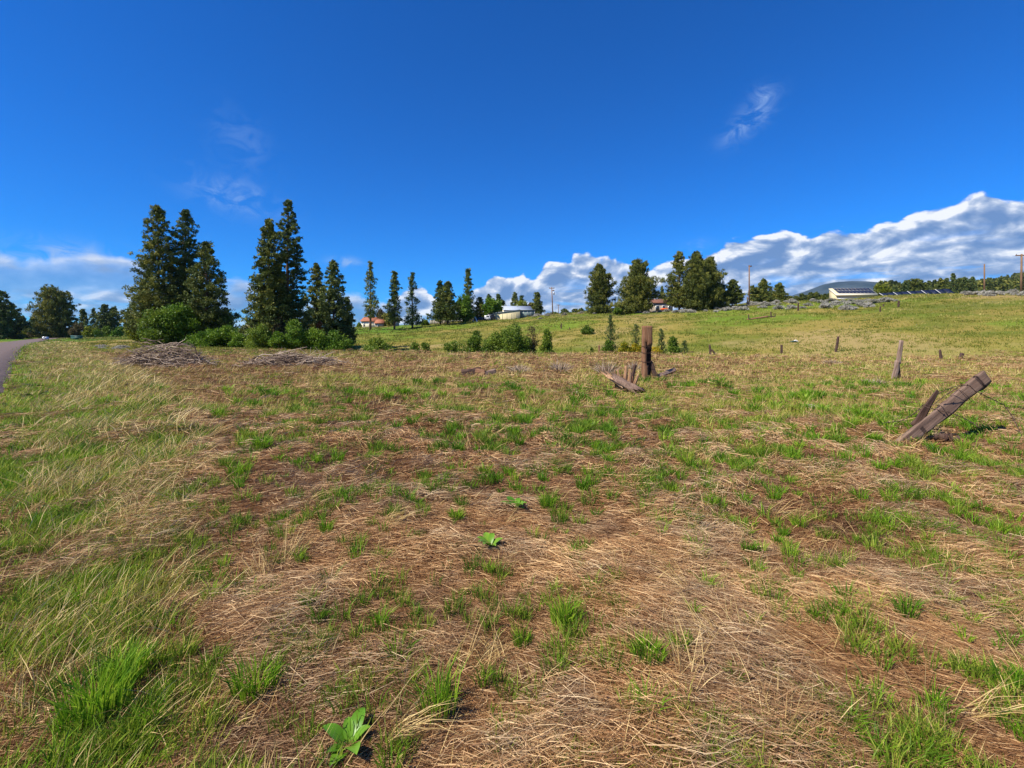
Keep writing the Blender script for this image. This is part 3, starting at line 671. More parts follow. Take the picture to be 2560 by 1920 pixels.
def conifer_parts(h, Rad, prof='pine', clear=.12, nb=90, leaf='pine', ll=.42, clump=.55, nl=16, up=.12, trunk_r=None, bark='bark', sway=.02, gap=0.0, lean=0.0, dead=False):
    trunk_r = trunk_r or h * .014 + .05
    tm = MB(); zz = np.linspace(0, 1, 9); ph = RNG.random() * 6
    def axis(t): return np.stack([np.sin(t * 5 + ph) * sway * h * .25 * t + lean * h * t, np.cos(t * 4 + ph) * sway * h * .2 * t, t * h], -1)
    P = axis(zz); P[0, 2] = -0.4
    tm.tube(P, trunk_r * (1.05 - zz * .97), 7)
    prof_f = {'pine': lambda t: np.clip((1 - t) ** .70 * (0.95 + .25 * np.sin(np.clip(t * 1.3, 0, .6) * np.pi)), .07, 1.1),
              'spire': lambda t: np.clip((1 - t) ** .85 * 1.25, .10, 1.15) * (0.80 + .20 * np.sin(t * 19 + ph)),
              'juniper': lambda t: np.interp(t, [0, .10, .28, .50, .70, .86, 1], [.80, .96, 1, .80, .55, .30, .08]),
              'broad': lambda t: np.clip(np.sin(np.pi * np.clip(t * .62 + .34, 0, 1)) ** .6, .2, 1)}[prof]
    fm = MB(); cs = []; ods = []; tn = []; rr = []
    for i in range(nb):
        t = clear + (1 - clear) * ((i + RNG.random()) / nb) ** (1.12 if prof in ('pine', 'spire') else 1)
        t = min(t, .995); a = i * 2.399 + RNG.normal(0, .4)
        if gap and vnoise(np.array([t * 9]), np.array([a % 6.28 * .9]), 5)[0] < gap: continue
        L = Rad * float(prof_f(np.array(t))) * (RNG.uniform(.62, 1.12) if RNG.random() > .12 else RNG.uniform(1.05, 1.3))
        if prof in ('juniper', 'broad'): L *= .62 + .85 * float(vnoise(np.array([t * 5.5 + ph * 3]), np.array([(a % 6.283) * 1.1]), 8)[0])
        p0 = axis(np.array([t]))[0]; e = up + (.55 * max(0, t - .55)) - (.28 * (1 - t) if prof in ('pine', 'spire') else 0)
        if prof in ('juniper', 'broad'): e = (up + .15) * (t * 1.6 - .12)
        s = np.linspace(0, 1, 4); dr = np.array([math.cos(a), math.sin(a), 0])
        pts = p0 + dr * (s * L)[:, None] + np.array([0, 0, 1]) * (L * (e * s + .16 * s * s))[:, None]
        tm.tube(pts, (trunk_r * .28 * (1 - t * .7)) * (1.1 - s), 3, cap=False)
        k = max(2, int(L / clump * 1.5)); si = np.clip(RNG.uniform(.25 if L > 1.2 else .05, 1.03, k), 0, 1.03); si[0] = 1
        c = p0 + dr * (si * L)[:, None] + np.array([0, 0, 1]) * (L * (e * si + .16 * si * si))[:, None] + RNG.normal(0, clump * .28, (k, 3)) * np.array([1, 1, .6])
        side = np.array([-dr[1], dr[0], 0]); c += side * (RNG.normal(0, .20, k) * L * si)[:, None]
        cs.append(c); ods.append(np.repeat(dr[None], k, 0)); base = RNG.uniform(.2, .75); tn.append(np.clip(base + RNG.normal(0, .12, k), 0, 1)); rr.append(clump * RNG.uniform(.6, 1.15, k) * (.6 + .4 * (1 - t)))
    # leader
    c = axis(np.linspace(.93, 1.0, 4)); cs.append(c); ods.append(np.repeat([[0, 0, 1.0]], 4, 0)); tn.append(np.full(4, .5)); rr.append(np.full(4, clump * .42))
    jun = prof in ('juniper', 'broad') and leaf == 'juniper' or up > .9
    leaves_tri(fm, np.vstack(cs), np.vstack(ods), int(nl * 1.4), np.concatenate(rr), 1.25 if jun else .80, ll * .9, ll * (.27 if jun else .36), .9 if jun else .25, np.concatenate(tn))
    return tm, fm, bark, leaf

def leafy_parts(w, h, nlobe=14, nleaf=160, ls=.16, leaf='leaf', base=.0, shoots=0, bark='bark', dark=.0, flat=.85, stem=.05):
    fm = MB(); tm = MB(); L = []; shoots = max(shoots, nlobe // 3)
    for i in range(nlobe):
        a = i * 2.399 + RNG.random(); r = math.sqrt((i + .5) / nlobe) * .38 * w; zt = base + (h - base) * (RNG.uniform(.18, .82) if h < w * .9 else RNG.uniform(.25, .92)) * (1 - .35 * (r / (w * .5)) ** 2)
        rad = w * RNG.uniform(.19, .29)
        L.append((r * math.cos(a), r * math.sin(a), min(zt, h - rad * .65), rad, flat))
    L = [(x * RNG.uniform(.9, 1.25), y * RNG.uniform(.9, 1.25), z * RNG.uniform(.72, 1.0), r * RNG.uniform(.62, 1.1), fl) for x, y, z, r, fl in L]
    L.append((RNG.normal(0, .1) * w, 0, h - w * .24, w * .18, 1.1))
    if h > w:
        for z_ in np.arange(base + w * .2, h - w * .25, w * .22): L.append((RNG.normal(0, .05) * w, RNG.normal(0, .05) * w, z_, w * RNG.uniform(.26, .36), 1.0))
    for i in range(shoots):
        a = RNG.random() * 6.28; r = RNG.random() ** .6 * w * .34; hh = h * RNG.uniform(.72, 1.08) * (1 - .3 * r / (w * .5)); L.append((r * math.cos(a), r * math.sin(a), hh * .74, w * .075, min(4.5, .28 * hh / (w * .075))))
    for (x, y, z, r, fl) in L:
        n = nleaf if fl < 2 else int(nleaf * .6)
        p = RNG.normal(size=(n, 3)); p /= np.linalg.norm(p, axis=1)[:, None]
        q = p * (RNG.uniform(.30, 1.12, n) ** .6 * np.where(RNG.random(n) < .12, 1.28, 1))[:, None] * r * np.array([1, 1, fl]); b = q + [x, y, z]; b[:, 2] = np.maximum(b[:, 2], .02 * h)
        d = RNG.normal(size=(n, 3)) + p * .6 + [0, 0, .2]; d /= np.linalg.norm(d, axis=1)[:, None]
        s = np.cross(d, RNG.normal(size=(n, 3))); s /= np.linalg.norm(s, axis=1)[:, None]
        sz = (RNG.uniform(.6, 1.3, n) * ls)[:, None]
        v = np.stack([b - d * sz * .5, b + s * sz * .32, b + d * sz * .5, b - s * sz * .32], 1).reshape(-1, 3)
        fm.add(v, np.arange(n)[:, None] * 4 + np.array([0, 1, 2, 3]), tint=np.repeat(np.clip(RNG.uniform(.3, .7) + RNG.normal(0, .18, n) - dark, 0, 1), 4))
        s_ = np.linspace(0, 1, 4)[:, None]
        tm.tube(np.array([x * .12, y * .12, -.15]) * (1 - s_) + np.array([x, y, z]) * s_ + np.array([0, 0, .1 * h]) * s_ * (1 - s_), stem * (1.1 - s_[:, 0] * .8) * max(.5, h / 4), 4, cap=False)
    return tm, fm, bark, leaf

def plant(name, label, cat, parts, px, py_base, Y=None, group=None, rz=None, hscale=1.0, crown='crown', trunk='trunk'):
    """stand a plant on the land at the photo column px"""
    if Y is None: x, y, z = hit(px, py_base)
    else: x, y = W(px, Y), Y; z = gh(x, y)
    tm, fm, bark, leaf = parts
    root = thing(name, label, cat, (x, y, z - .05), RNG.random() * 6.28 if rz is None else rz, group)
    tm.obj(trunk, M[bark], root, smooth=True); fm.obj(crown, M[leaf], root)
    return root
def hgt(px, py_top, Y):                                  # height above ground that reaches the photo row py_top
    return CAMH + (HY - py_top) / F * Y - gh(W(px, Y), Y)
def con(px, top, Y, halfw_px, label, name='pine_tree', group=None, **k):
    k['nb'] = int(k.get('nb', 90) * 1.35); k['nl'] = int(k.get('nl', 16) * (1.3 if k.get('prof') in ('juniper', 'broad', 'spire') else 1.7))
    h = hgt(px, top, Y); Rd = halfw_px / F * Y
    k.setdefault('ll', max(.42, Y * .0040)); k.setdefault('clump', max(.42, Rd * .17))
    if 'clump' in k and k['clump'] > .35: k['clump'] *= (.85 if k.get('prof') in ('juniper', 'broad') else 1.2)
    return plant(name, label, 'tree', conifer_parts(h, Rd, **k), px, 0, Y, group)
def bush(px, top, Y, w_px, label, name='shrub', cat='shrub', group=None, **k):
    h = hgt(px, top, Y); w = w_px / F * Y
    k.setdefault('ls', max(.14, Y * .0026)); k['ls'] *= 1.35; k['nleaf'] = int(k.get('nleaf', 160) * 1.3)
    return plant(name, label, cat, leafy_parts(w, h, **k), px, 0, Y, group, crown='foliage', trunk='stems')

gA, gB, gR, gF, gJ = 'tall pines of the left clump', 'tall pines of the clump right of it', 'slender pines along the far meadow', 'distant trees along the skyline', 'bushy junipers on the ridge'
# left clump of big pines
con(396, 519, 80, 66, 'tallest dark pine at the left of the big left clump', group=gA, nb=150, clear=.12, nl=17, clump=.62, gap=.12)
con(463, 526, 83, 58, 'pointed pine in the middle of the big left clump', group=gA, nb=140, clear=.14, nl=16, clump=.55, leaf='pinecool')
con(517, 607, 78, 62, 'shortest pine on the right side of the left clump', group=gA, nb=120, clear=.10, nl=16, clump=.58)
con(360, 700, 84, 36, 'low side pine merging into the left clump at its outer edge', group=gA, nb=60, clear=.2, nl=16, clump=.6)
bush(378, 775, 88, 100, 'rounded bright green tree at the left foot of the left clump', 'leafy_tree', 'tree', nlobe=22, nleaf=230, ls=.28, leaf='leafolive', dark=.1)
bush(440, 752, 74, 105, 'leafy green tree in front of the middle pine of the left clump', 'leafy_tree', 'tree', nlobe=26, nleaf=260, ls=.24, shoots=6)
bush(405, 772, 72, 90, 'dense green thicket at the front left of the left clump', 'leafy_tree', 'tree', nlobe=22, nleaf=240, ls=.22, leaf='leafdark', shoots=5)
bush(540, 765, 80, 95, 'loose green tree under the short right pine', 'leafy_tree', 'tree', nlobe=20, nleaf=220, ls=.26, leaf='leafdark', shoots=5)
gs = 'low bright shrubs in front of the pines'
bush(525, 818, 68, 90, 'low bright green shrub in front of the left clump, left of three', group=gs, nlobe=18, nleaf=260, ls=.17)
bush(575, 806, 70, 85, 'highest low shrub between the two pine clumps', group=gs, nlobe=18, nleaf=260, ls=.17)
bush(597, 834, 66, 38, 'small round green shrub at the right end of the left shrubs', group=gs, nlobe=9, nleaf=220, ls=.15)
# second clump
con(673, 550, 66, 51, 'broad pine with yellowish lower boughs at the left of the second clump', group=gB, nb=150, clear=.13, nl=17, clump=.52, gap=.1)
con(719, 500, 69, 56, 'tallest sparse topped pine in the second clump', group=gB, nb=160, clear=.12, nl=12, clump=.42, gap=.22, leaf='pinecool')
con(791, 662, 78, 38, 'smaller pine in the gap right of the tallest one', group=gB, nb=80, clear=.12, nl=16, clump=.48)
con(834, 655, 76, 47, 'conical pine at the right end of the second clump', group=gB, nb=110, clear=.10, nl=16, clump=.50, leaf='pinecool')
con(868, 745, 79, 24, 'low dark pine skirt behind the right end pine', group=gB, nb=40, clear=.1, nl=16, clump=.5)
bush(697, 785, 65, 62, 'leafless brown brush under the second pine clump', 'dead_brush', 'bush', nlobe=12, nleaf=90, ls=.16, leaf='brownleaf', dark=.2)
bush(795, 800, 72, 26, 'rust coloured dead sapling below the small pine', 'dead_sapling', 'tree', nlobe=7, nleaf=110, ls=.16, leaf='rustleaf')
bush(655, 805, 60, 66, 'dark green shrub at the left foot of the second clump', group=gs, nlobe=18, nleaf=280, ls=.15, leaf='leafdark', dark=-.1)
bush(695, 826, 58, 42, 'bright yellow green shrub low between the second clump shrubs', group=gs, nlobe=9, nleaf=260, ls=.14)
bush(738, 795, 60, 62, 'upright bright shrub below the tallest pine', group=gs, nlobe=16, nleaf=270, ls=.15, shoots=5)
bush(782, 815, 61, 70, 'spreading green shrub over dark stems right of the upright one', group=gs, nlobe=16, nleaf=270, ls=.15)
bush(838, 820, 62, 74, 'rightmost green shrub below the conical pine', group=gs, nlobe=16, nleaf=270, ls=.15)
# far left trees
con(3, 730, 175, 20, 'darkest tall tree cut by the left edge', group=gF, prof='broad', nb=70, clear=.0, ll=.8, clump=1.2, leaf='pinecool')
con(20, 764, 180, 24, 'dark tree next to the one cut by the left edge', group=gF, prof='broad', nb=70, clear=.0, ll=.8, clump=1.2, leaf='pinecool')
con(54, 792, 200, 17, 'small dark conifer before the open gap above the road', group=gF, prof='juniper', nb=50, clear=.0, ll=.8, clump=1.1, leaf='pinecool')
con(84, 795, 215, 14, 'narrow conifer tucked behind the big round pine', group=gF, nb=40, clear=.0, ll=.8, clump=1.0, leaf='pinecool')
con(126, 722, 190, 34, 'big round topped pine, left half of the pair above the road end', group=gF, prof='broad', nb=130, clear=.0, ll=.75, clump=1.25, leaf='juniper')
con(158, 733, 194, 25, 'big round topped pine, right half of the pair above the road end', group=gF, prof='broad', nb=100, clear=.0, ll=.75, clump=1.2)
con(207, 774, 210, 17, 'thin flat topped pine right of the big round pair', group=gF, prof='spire', nb=34, clear=.25, ll=.8, clump=1.0, leaf='pinecool')
con(234, 773, 215, 12, 'narrow spire pine left of the dark triple group', group=gF, prof='spire', nb=34, clear=.15, ll=.7, clump=.8, leaf='pinecool')
con(260, 762, 205, 20, 'tallest of the dark group of three distant pines', group=gF, prof='juniper', nb=70, clear=.02, ll=.8, clump=1.1, leaf='pinecool')
con(284, 770, 207, 18, 'right hand pine of the dark group of three', group=gF, prof='juniper', nb=60, clear=.02, ll=.8, clump=1.1, leaf='pinecool')
con(320, 773, 200, 12, 'slim grey green pine just left of the left clump', group=gF, nb=44, clear=.05, ll=.7, clump=.8, leaf='pinecool')
con(334, 788, 202, 13, 'short pine touching the bright rounded tree', group=gF, nb=40, clear=.02, ll=.7, clump=.9)
for px, t, Y, w, lf, lab in ((52, 826, 190, 26, 'leafolive', 'low olive bush at the far end of the road'), (76, 830, 195, 30, 'brownleaf', 'brownish bush by the road end'), (192, 806, 185, 34, 'brownleaf', 'dark reddish brown bush right of the round pines'),
                             (228, 814, 180, 36, 'leafolive', 'olive round bush on the left skyline'), (262, 812, 178, 40, 'leafdark', 'mid green bush below the dark triple pines'), (296, 815, 176, 36, 'leaf', 'bright green bush right of the mid green one'), (316, 812, 190, 24, 'sage', 'pale grey green bush below the slim pine')):
    bush(px, t, Y, w, lab, nlobe=10, nleaf=120, ls=.42, leaf=lf)
bush(634, 793, 150, 44, 'small round green tree beside the brown shed between the clumps', 'leafy_tree', 'tree', nlobe=12, nleaf=160, ls=.4, leaf='leafdark')
# row of slender pines on the meadow
con(926, 654, 122, 23, 'first slender pine of the meadow row with a bare leaning trunk', group=gR, prof='spire', nb=84, clear=.2, nl=13, clump=.62, gap=.2, bark='barkred', lean=-.03)
con(986, 679, 126, 21, 'second pine of the meadow row, dense and dark', group=gR, prof='spire', nb=84, clear=.14, nl=16, clump=.66, bark='barkred')
con(1031, 683, 130, 22, 'third pine of the meadow row with open boughs', group=gR, prof='spire', nb=76, clear=.08, nl=12, clump=.62, gap=.2, leaf='pinecool')
con(1101, 703, 138, 18, 'left stem of the thick double pine', group=gR, prof='juniper', nb=80, clear=.08, nl=15, clump=.8, leaf='pinecool')
con(1119, 706, 134, 26, 'right broad half of the thick double pine', group=gR, prof='juniper', nb=100, clear=.10, nl=16, clump=.85)
con(1170, 673, 150, 20, 'tall pine standing behind the bright green trees', group=gR, prof='spire', nb=80, clear=.12, nl=14, clump=.75, leaf='pinecool')
bush(1160, 736, 143, 52, 'round bright green tree below the tall pine, left of two', 'leafy_tree', 'tree', nlobe=18, nleaf=200, ls=.36)
bush(1229, 740, 150, 46, 'bright green tree beside the cream barn, right of two', 'leafy_tree', 'tree', nlobe=18, nleaf=200, ls=.36)
con(1200, 745, 152, 17, 'short pine between the two bright green trees', group=gF, prof='juniper', nb=60, clear=.1, ll=.55, clump=.8)
con(1222, 736, 165, 8, 'thin pine top showing behind the right bright tree', group=gF, nb=30, ll=.55, clump=.6, leaf='pinecool')
con(1247, 737, 160, 11, 'slim pine just left of the barn roof', group=gF, nb=44, ll=.55, clump=.7, leaf='pinecool')
con(1258, 751, 161, 9, 'lower pine touching the barn gable', group=gF, nb=30, ll=.55, clump=.7)
con(1287, 732, 200, 11, 'pine rising behind the middle of the barn roof', group=gF, nb=50, ll=.6, clump=.8, leaf='pinecool')
con(1303, 740, 205, 9, 'smaller pine behind the right part of the barn roof', group=gF, nb=36, ll=.6, clump=.8, leaf='pinecool')
bush(1307, 750, 185, 34, 'domed yellow green tree behind the barn', 'leafy_tree', 'tree', nlobe=10, nleaf=160, ls=.45, leaf='leafolive')
bush(1326, 755, 183, 22, 'tan leafed bush behind the right end of the barn', nlobe=8, nleaf=120, ls=.4, leaf='brownleaf', dark=-.2)
con(1343, 732, 165, 13, 'neat cone shaped pine right of the barn', group=gF, nb=80, clear=.1, ll=.55, clump=.72, nl=18)
bush(1317, 782, 150, 8, 'small dark bush against the pale lean-to', nlobe=5, nleaf=80, ls=.3, leaf='brownleaf')
bush(953, 772, 168, 26, 'bare brownish tree behind the red roofed house', 'leafy_tree', 'tree', nlobe=9, nleaf=110, ls=.42, leaf='brownleaf')
bush(972, 778, 160, 28, 'olive brown tree between the house and the second meadow pine', 'leafy_tree', 'tree', nlobe=9, nleaf=130, ls=.42, leaf='pine', dark=-.3)
bush(898, 806, 160, 14, 'small green bush left of the red roofed house', nlobe=6, nleaf=90, ls=.4, leaf='leafdark')
bush(1062, 798, 139, 24, 'round dark bush under the third meadow pine', nlobe=7, nleaf=130, ls=.35, leaf='leafdark')
# ridge junipers
con(1498, 665, 128, 31, 'leftmost bushy juniper on the ridge', name='juniper_tree', group=gJ, prof='juniper', nb=170, clear=.02, nl=19, clump=.68, leaf='juniper', up=.5)
con(1592, 656, 124, 42, 'wide juniper between the teal tarp and the brown roofed house', name='juniper_tree', group=gJ, prof='juniper', nb=230, clear=.02, nl=19, clump=.72, leaf='juniper', up=.5)
con(1552, 762, 121, 13, 'small juniper at the left foot of the wide one', name='juniper_tree', group=gJ, prof='juniper', nb=34, clear=.0, nl=14, clump=.5, leaf='juniper', up=.5)
con(1698, 631, 121, 34, 'open airy juniper with see-through top', name='juniper_tree', group=gJ, prof='pine', nb=130, clear=.06, nl=13, clump=.58, leaf='juniper', up=.45, gap=.22)
con(1742, 633, 119, 33, 'densest tall juniper, left half of the big ridge pair', name='juniper_tree', group=gJ, prof='juniper', nb=210, clear=.0, nl=19, clump=.72, leaf='juniper', up=.5)
con(1776, 648, 121, 36, 'wide juniper forming the right half of the big ridge pair', name='juniper_tree', group=gJ, prof='juniper', nb=190, clear=.0, nl=19, clump=.72, leaf='juniper', up=.5)
con(1803, 712, 123, 20, 'low juniper skirt at the right of the big ridge pair', name='juniper_tree', group=gJ, prof='juniper', nb=60, clear=.0, nl=15, clump=.55, leaf='juniper', up=.4)
con(1832, 700, 124, 21, 'small rounded pine on a short trunk right of the big ridge pair', group=gJ, prof='juniper', nb=76, clear=.15, nl=16, clump=.55)
con(1882, 715, 140, 12, 'thin pine right behind the bare tall pole', group=gF, nb=40, clear=.05, ll=.5, clump=.6, gap=.2)
con(1909, 699, 142, 21, 'pointed pine in the group right of the tall pole', group=gF, nb=90, clear=.06, ll=.5, clump=.65)
con(1892, 722, 141, 13, 'short pine left of the pointed one', group=gF, nb=44, clear=.05, ll=.5, clump=.6)
con(1948, 709, 146, 17, 'full pine right of the pointed one, standing apart', group=gF, nb=76, clear=.06, ll=.5, clump=.65)
con(1934, 733, 146, 10, 'short pine at the left foot of the full one', group=gF, nb=30, clear=.05, ll=.5, clump=.6)
con(1655, 717, 220, 7, 'narrow poplar behind the brown roof', name='poplar_tree', group=gF, prof='juniper', nb=44, clear=.1, ll=.7, clump=.7, up=1.4, leaf='pinecool')
con(1439, 774, 300, 7, 'tiny rounded tree on the skyline right of the crossarm pole', group=gF, prof='broad', nb=24, clear=.0, ll=.9, clump=1.0)
con(1411, 773, 300, 6, 'tiny lone tree on the skyline just right of the second pole', group=gF, prof='broad', nb=24, clear=.0, ll=.9, clump=1.0, leaf='pinecool')
con(1452, 773, 290, 7, 'tiny tree beside the leftmost ridge juniper', group=gF, prof='broad', nb=24, clear=.0, ll=.9, clump=1.0)
bush(1543, 767, 118, 22, 'small green bush left of the wide juniper', nlobe=7, nleaf=120, ls=.3, leaf='leafdark')
# trees in front of and right of the solar building
bush(2208, 710, 215, 38, 'rounded yellow green tree right of the solar building', 'leafy_tree', 'tree', nlobe=14, nleaf=170, ls=.5, leaf='leafolive', dark=.25)
for px, t, w, pr, lf, lab in ((2238, 716, 9, 'pine', 'pinecool', 'small spire right of the yellow green tree'), (2265, 703, 10, 'pine', 'pinecool', 'pointed dark pine left of the wide topped one'), (2289, 700, 16, 'broad', 'pine', 'wide topped tree behind the middle of the solar row'),
                              (2311, 714, 10, 'broad', 'pine', 'low tree right of the wide topped one'), (2350, 697, 13, 'juniper', 'pine', 'rounded pine before the ragged tall one'), (2366, 697, 8, 'pine', 'pinecool', 'thin grey pine before the ragged tall one'),
                              (2384, 685, 10, 'spire', 'pinecool', 'ragged tall pine above the right end of the solar row'), (2401, 696, 7, 'pine', 'pinecool', 'thin pine just right of the ragged tall one'),
                              (2412, 694, 7, 'pine', 'pinecool', 'pointed pine left of the pale pole'), (2432, 694, 7, 'pine', 'pinecool', 'second pointed pine left of the pale pole')):
    con(px, t, 260, w, lab, group=gF, prof=pr, nb=46, clear=.0, ll=.9, clump=1.0, leaf=lf)
ORD = 'first second third fourth fifth sixth seventh eighth ninth tenth'.split()
for i, (px, t) in enumerate(((1962, 743), (1975, 741), (1990, 742), (2005, 736), (2020, 740), (2027, 733), (2041, 731), (2052, 738), (2064, 736), (2076, 735))):
    con(px, t, 215, 9, ORD[i] + ' small pine from the left in the low row below the mountain', group='small pines in a row below the mountain', prof='juniper', nb=26, clear=.0, ll=.8, clump=.8)
for i, (px, t) in enumerate(((1343, 788), (1373, 781), (1388, 780), (1425, 781), (1463, 776))):
    bush(px, t, 280, 16, ORD[i] + ' tiny dark bush from the left on the skyline by the crossarm poles', group='tiny bushes on the skyline', nlobe=5, nleaf=70, ls=.7, leaf='pinecool')

# shrubs in the dip
gD = 'green shrubs growing in the dip'
bush(942, 838, 62, 86, 'long low green shrub at the left end of the dip', group=gD, nlobe=20, nleaf=280, ls=.15, leaf='leafdark', dark=-.1)
bush(1035, 853, 60, 36, 'small low shrub left part of the middle pair in the dip', group=gD, nlobe=7, nleaf=200, ls=.14, leaf='leafdark')
bush(1064, 853, 59, 34, 'small low shrub right part of the middle pair in the dip', group=gD, nlobe=7, nleaf=200, ls=.14, leaf='leafdark')
bush(1135, 847, 56, 60, 'loose low shrub left of the rounded dark one', group=gD, nlobe=12, nleaf=200, ls=.14, leaf='leafdark', shoots=5)
bush(1186, 823, 55, 48, 'rounded dark upright shrub left of the biggest', group=gD, nlobe=13, nleaf=260, ls=.13, leaf='leafdark', shoots=6)
bush(1240, 824, 54, 62, 'left skirt of the biggest thicket in the dip', group=gD, nlobe=14, nleaf=260, ls=.13, leaf='leafdark', shoots=5)
bush(1285, 803, 54, 100, 'biggest green thicket in the dip with upright shoots', group=gD, nlobe=30, nleaf=330, ls=.13, leaf='leafdark', shoots=18, dark=-.12)
bush(1330, 812, 54.5, 44, 'half dead brown twigged right part of the biggest thicket', group=gD, nlobe=9, nleaf=90, ls=.12, leaf='brownleaf', shoots=4)
bush(1367, 820, 53, 38, 'narrow upright shrub right of the biggest thicket', group=gD, nlobe=12, nleaf=280, ls=.12, leaf='leafdark', shoots=7)
bush(1468, 812, 84, 34, 'small rounded shrub alone on the slope', group=gD, nlobe=9, nleaf=200, ls=.18, leaf='leafdark', shoots=3)
con(1526, 790, 52, 19, 'tallest spiky young juniper left of the post', name='young_juniper', group='young junipers around the post', prof='juniper', nb=60, clear=.02, nl=17, ll=.15, clump=.22, leaf='pinecool', up=1.2)
bush(1522, 848, 51, 34, 'dark round base growth of the spiky young juniper', group=gD, nlobe=8, nleaf=230, ls=.12, leaf='leafdark', dark=.15)
con(1590, 812, 54, 16, 'dark young juniper just left of the post with bare twigs', name='young_juniper', group='young junipers around the post', prof='juniper', nb=40, clear=.02, nl=17, ll=.15, clump=.22, leaf='pinecool', up=1.0)
bush(1560, 850, 50, 52, 'yellow flowering bush left of the post', group='yellow flowering bushes', nlobe=13, nleaf=260, ls=.12, leaf='bloom', flat=.8)
bush(1595, 856, 50.5, 36, 'yellow flowering bush just behind the post', group='yellow flowering bushes', nlobe=9, nleaf=240, ls=.12, leaf='bloom')
bush(1640, 864, 50, 40, 'yellow flowering bush right of the post', group='yellow flowering bushes', nlobe=9, nleaf=240, ls=.12, leaf='bloom')
con(1654, 824, 52, 12, 'spiky young juniper right of the post', name='young_juniper', group='young junipers around the post', prof='pine', nb=40, clear=.02, nl=16, ll=.15, clump=.2, leaf='pinecool', up=1.0)
bush(1683, 838, 51, 40, 'rounded green shrub right of the post', group=gD, nlobe=14, nleaf=260, ls=.12, leaf='leafdark', shoots=5)
con(1712, 852, 50, 11, 'short dark young juniper at the right end of the shrubs', name='young_juniper', group='young junipers around the post', prof='juniper', nb=30, clear=.0, nl=16, ll=.13, clump=.18, leaf='pinecool', up=1.0)
bush(1479, 867, 50, 12, 'tiny green sprig left of the short stake', group=gD, nlobe=4, nleaf=60, ls=.11, leaf='leafdark', shoots=2)

# sagebrush on the ridge
def sagebrush():
    protos = []
    for i in range(4):
        tm, fm, bk, lf = leafy_parts(1.7, .95, nlobe=9, nleaf=150, ls=.15, leaf='sage', shoots=0, bark='bark', flat=.6, stem=.03)
        me = (tm.mesh('stems'), fm.mesh('foliage')); me[0].materials.append(M['bark']); me[1].materials.append(M['sage']); protos.append(me)
    rg = random.Random(3); spots = []
    for i in range(120):
        px = rg.uniform(1330, 2240); top = np.interp(px, [1330, 1480, 1700, 1850, 1900, 2000, 2130, 2240], [786, 779, 775, 764, 755, 752, 751, 748])
        spots.append((px, top + rg.uniform(0, 1) ** 1.3 * np.interp(px, [1330, 1700, 1850, 2000, 2150, 2240], [5, 6, 13, 22, 22, 8])))
    for i in range(26): spots.append((rg.uniform(2400, 2570), rg.uniform(731, 739)))
    for i in range(9): spots.append((rg.uniform(246, 312), rg.uniform(866, 873)))
    for i, (px, py) in enumerate(spots):
        x, y, z = hit(px, py + 2)
        if y > 200: y = 125; x = W(px, y); z = gh(x, y)
        zone = ('among the skyline bushes left of the ridge junipers', 'at the foot of the bushy ridge junipers', 'around the foot of the tall bare pole', 'in the thick band left of the solar building', 'in the thick band in front of the solar building')[int(np.searchsorted([1480, 1830, 1930, 2090], px))]
        lab = ('silvery grey sagebrush ' + zone if px < 2300 and px > 400 else 'grey sagebrush on the crest below the right hand poles' if px > 2300 else 'pale grey sagebrush left of the brush piles')
        r = thing('sagebrush', lab, 'sagebrush', (x, y, z - .05), rg.random() * 6, {0: 'sagebrush on the ridge', 1: 'sagebrush below the poles', 2: 'sagebrush near the brush piles'}[0 if 400 < px < 2300 else 1 if px > 2300 else 2])
        s = rg.uniform(.6, 1.25) * (1.0 if px > 400 else .7); r.scale = (s * 1.1, s, s * rg.uniform(.7, 1.1) * (1 if px > 400 else .55))
        p = protos[i % 4]
        for nm, me in zip(('stems', 'foliage'), p):
            o = bpy.data.objects.new(nm, me); C.objects.link(o); o.parent = r
sagebrush()

# dry twiggy clumps standing in the field
def dead_tussock(px, py, w, h, label, n=160, dark=0.0):
    x, y, z = hit(px, py); mb = MB()
    th = RNG.random(n) * 6.283; r = RNG.random(n) * w * .18
    b = np.stack([r * np.cos(th), r * np.sin(th), np.zeros(n)], -1); o = RNG.uniform(.1, 1, n) * w * .55
    t = np.stack([o * np.cos(th), o * np.sin(th), h * RNG.uniform(.5, 1.1, n) * (1.1 - o / w)], -1)
    mb.blades(b, t, max(.008, y * .0007), np.clip(RNG.uniform(.2, .9, n) - dark, 0, 1), b * .4 + t * .6 + [0, 0, h * .06])
    o = mb.obj('dead_tussock', M['twig']); o.location = (x, y, z); tag(o, label, 'dry bush', 'dead twiggy tussocks in the field')
dead_tussock(1515, 935, 1.5, .62, 'grey brown dead tussock just left of the split log')
dead_tussock(1400, 930, 1.4, .55, 'dead tussock with splayed grey twigs between the boards and the post')
dead_tussock(1300, 932, 1.3, .4, 'reddish low dead tussock right of the flat boards')
dead_tussock(1585, 930, .9, .5, 'sparse dead tussock right behind the split log')
dead_tussock(2080, 912, 1.2, .3, 'flat dead tussock on the far edge of the field at right')
dead_tussock(2190, 965, 1.0, .28, 'matted dead tussock left of the forked stake')
dead_tussock(300, 905, 1.8, .35, 'pale dead tussock left of the big brush pile')

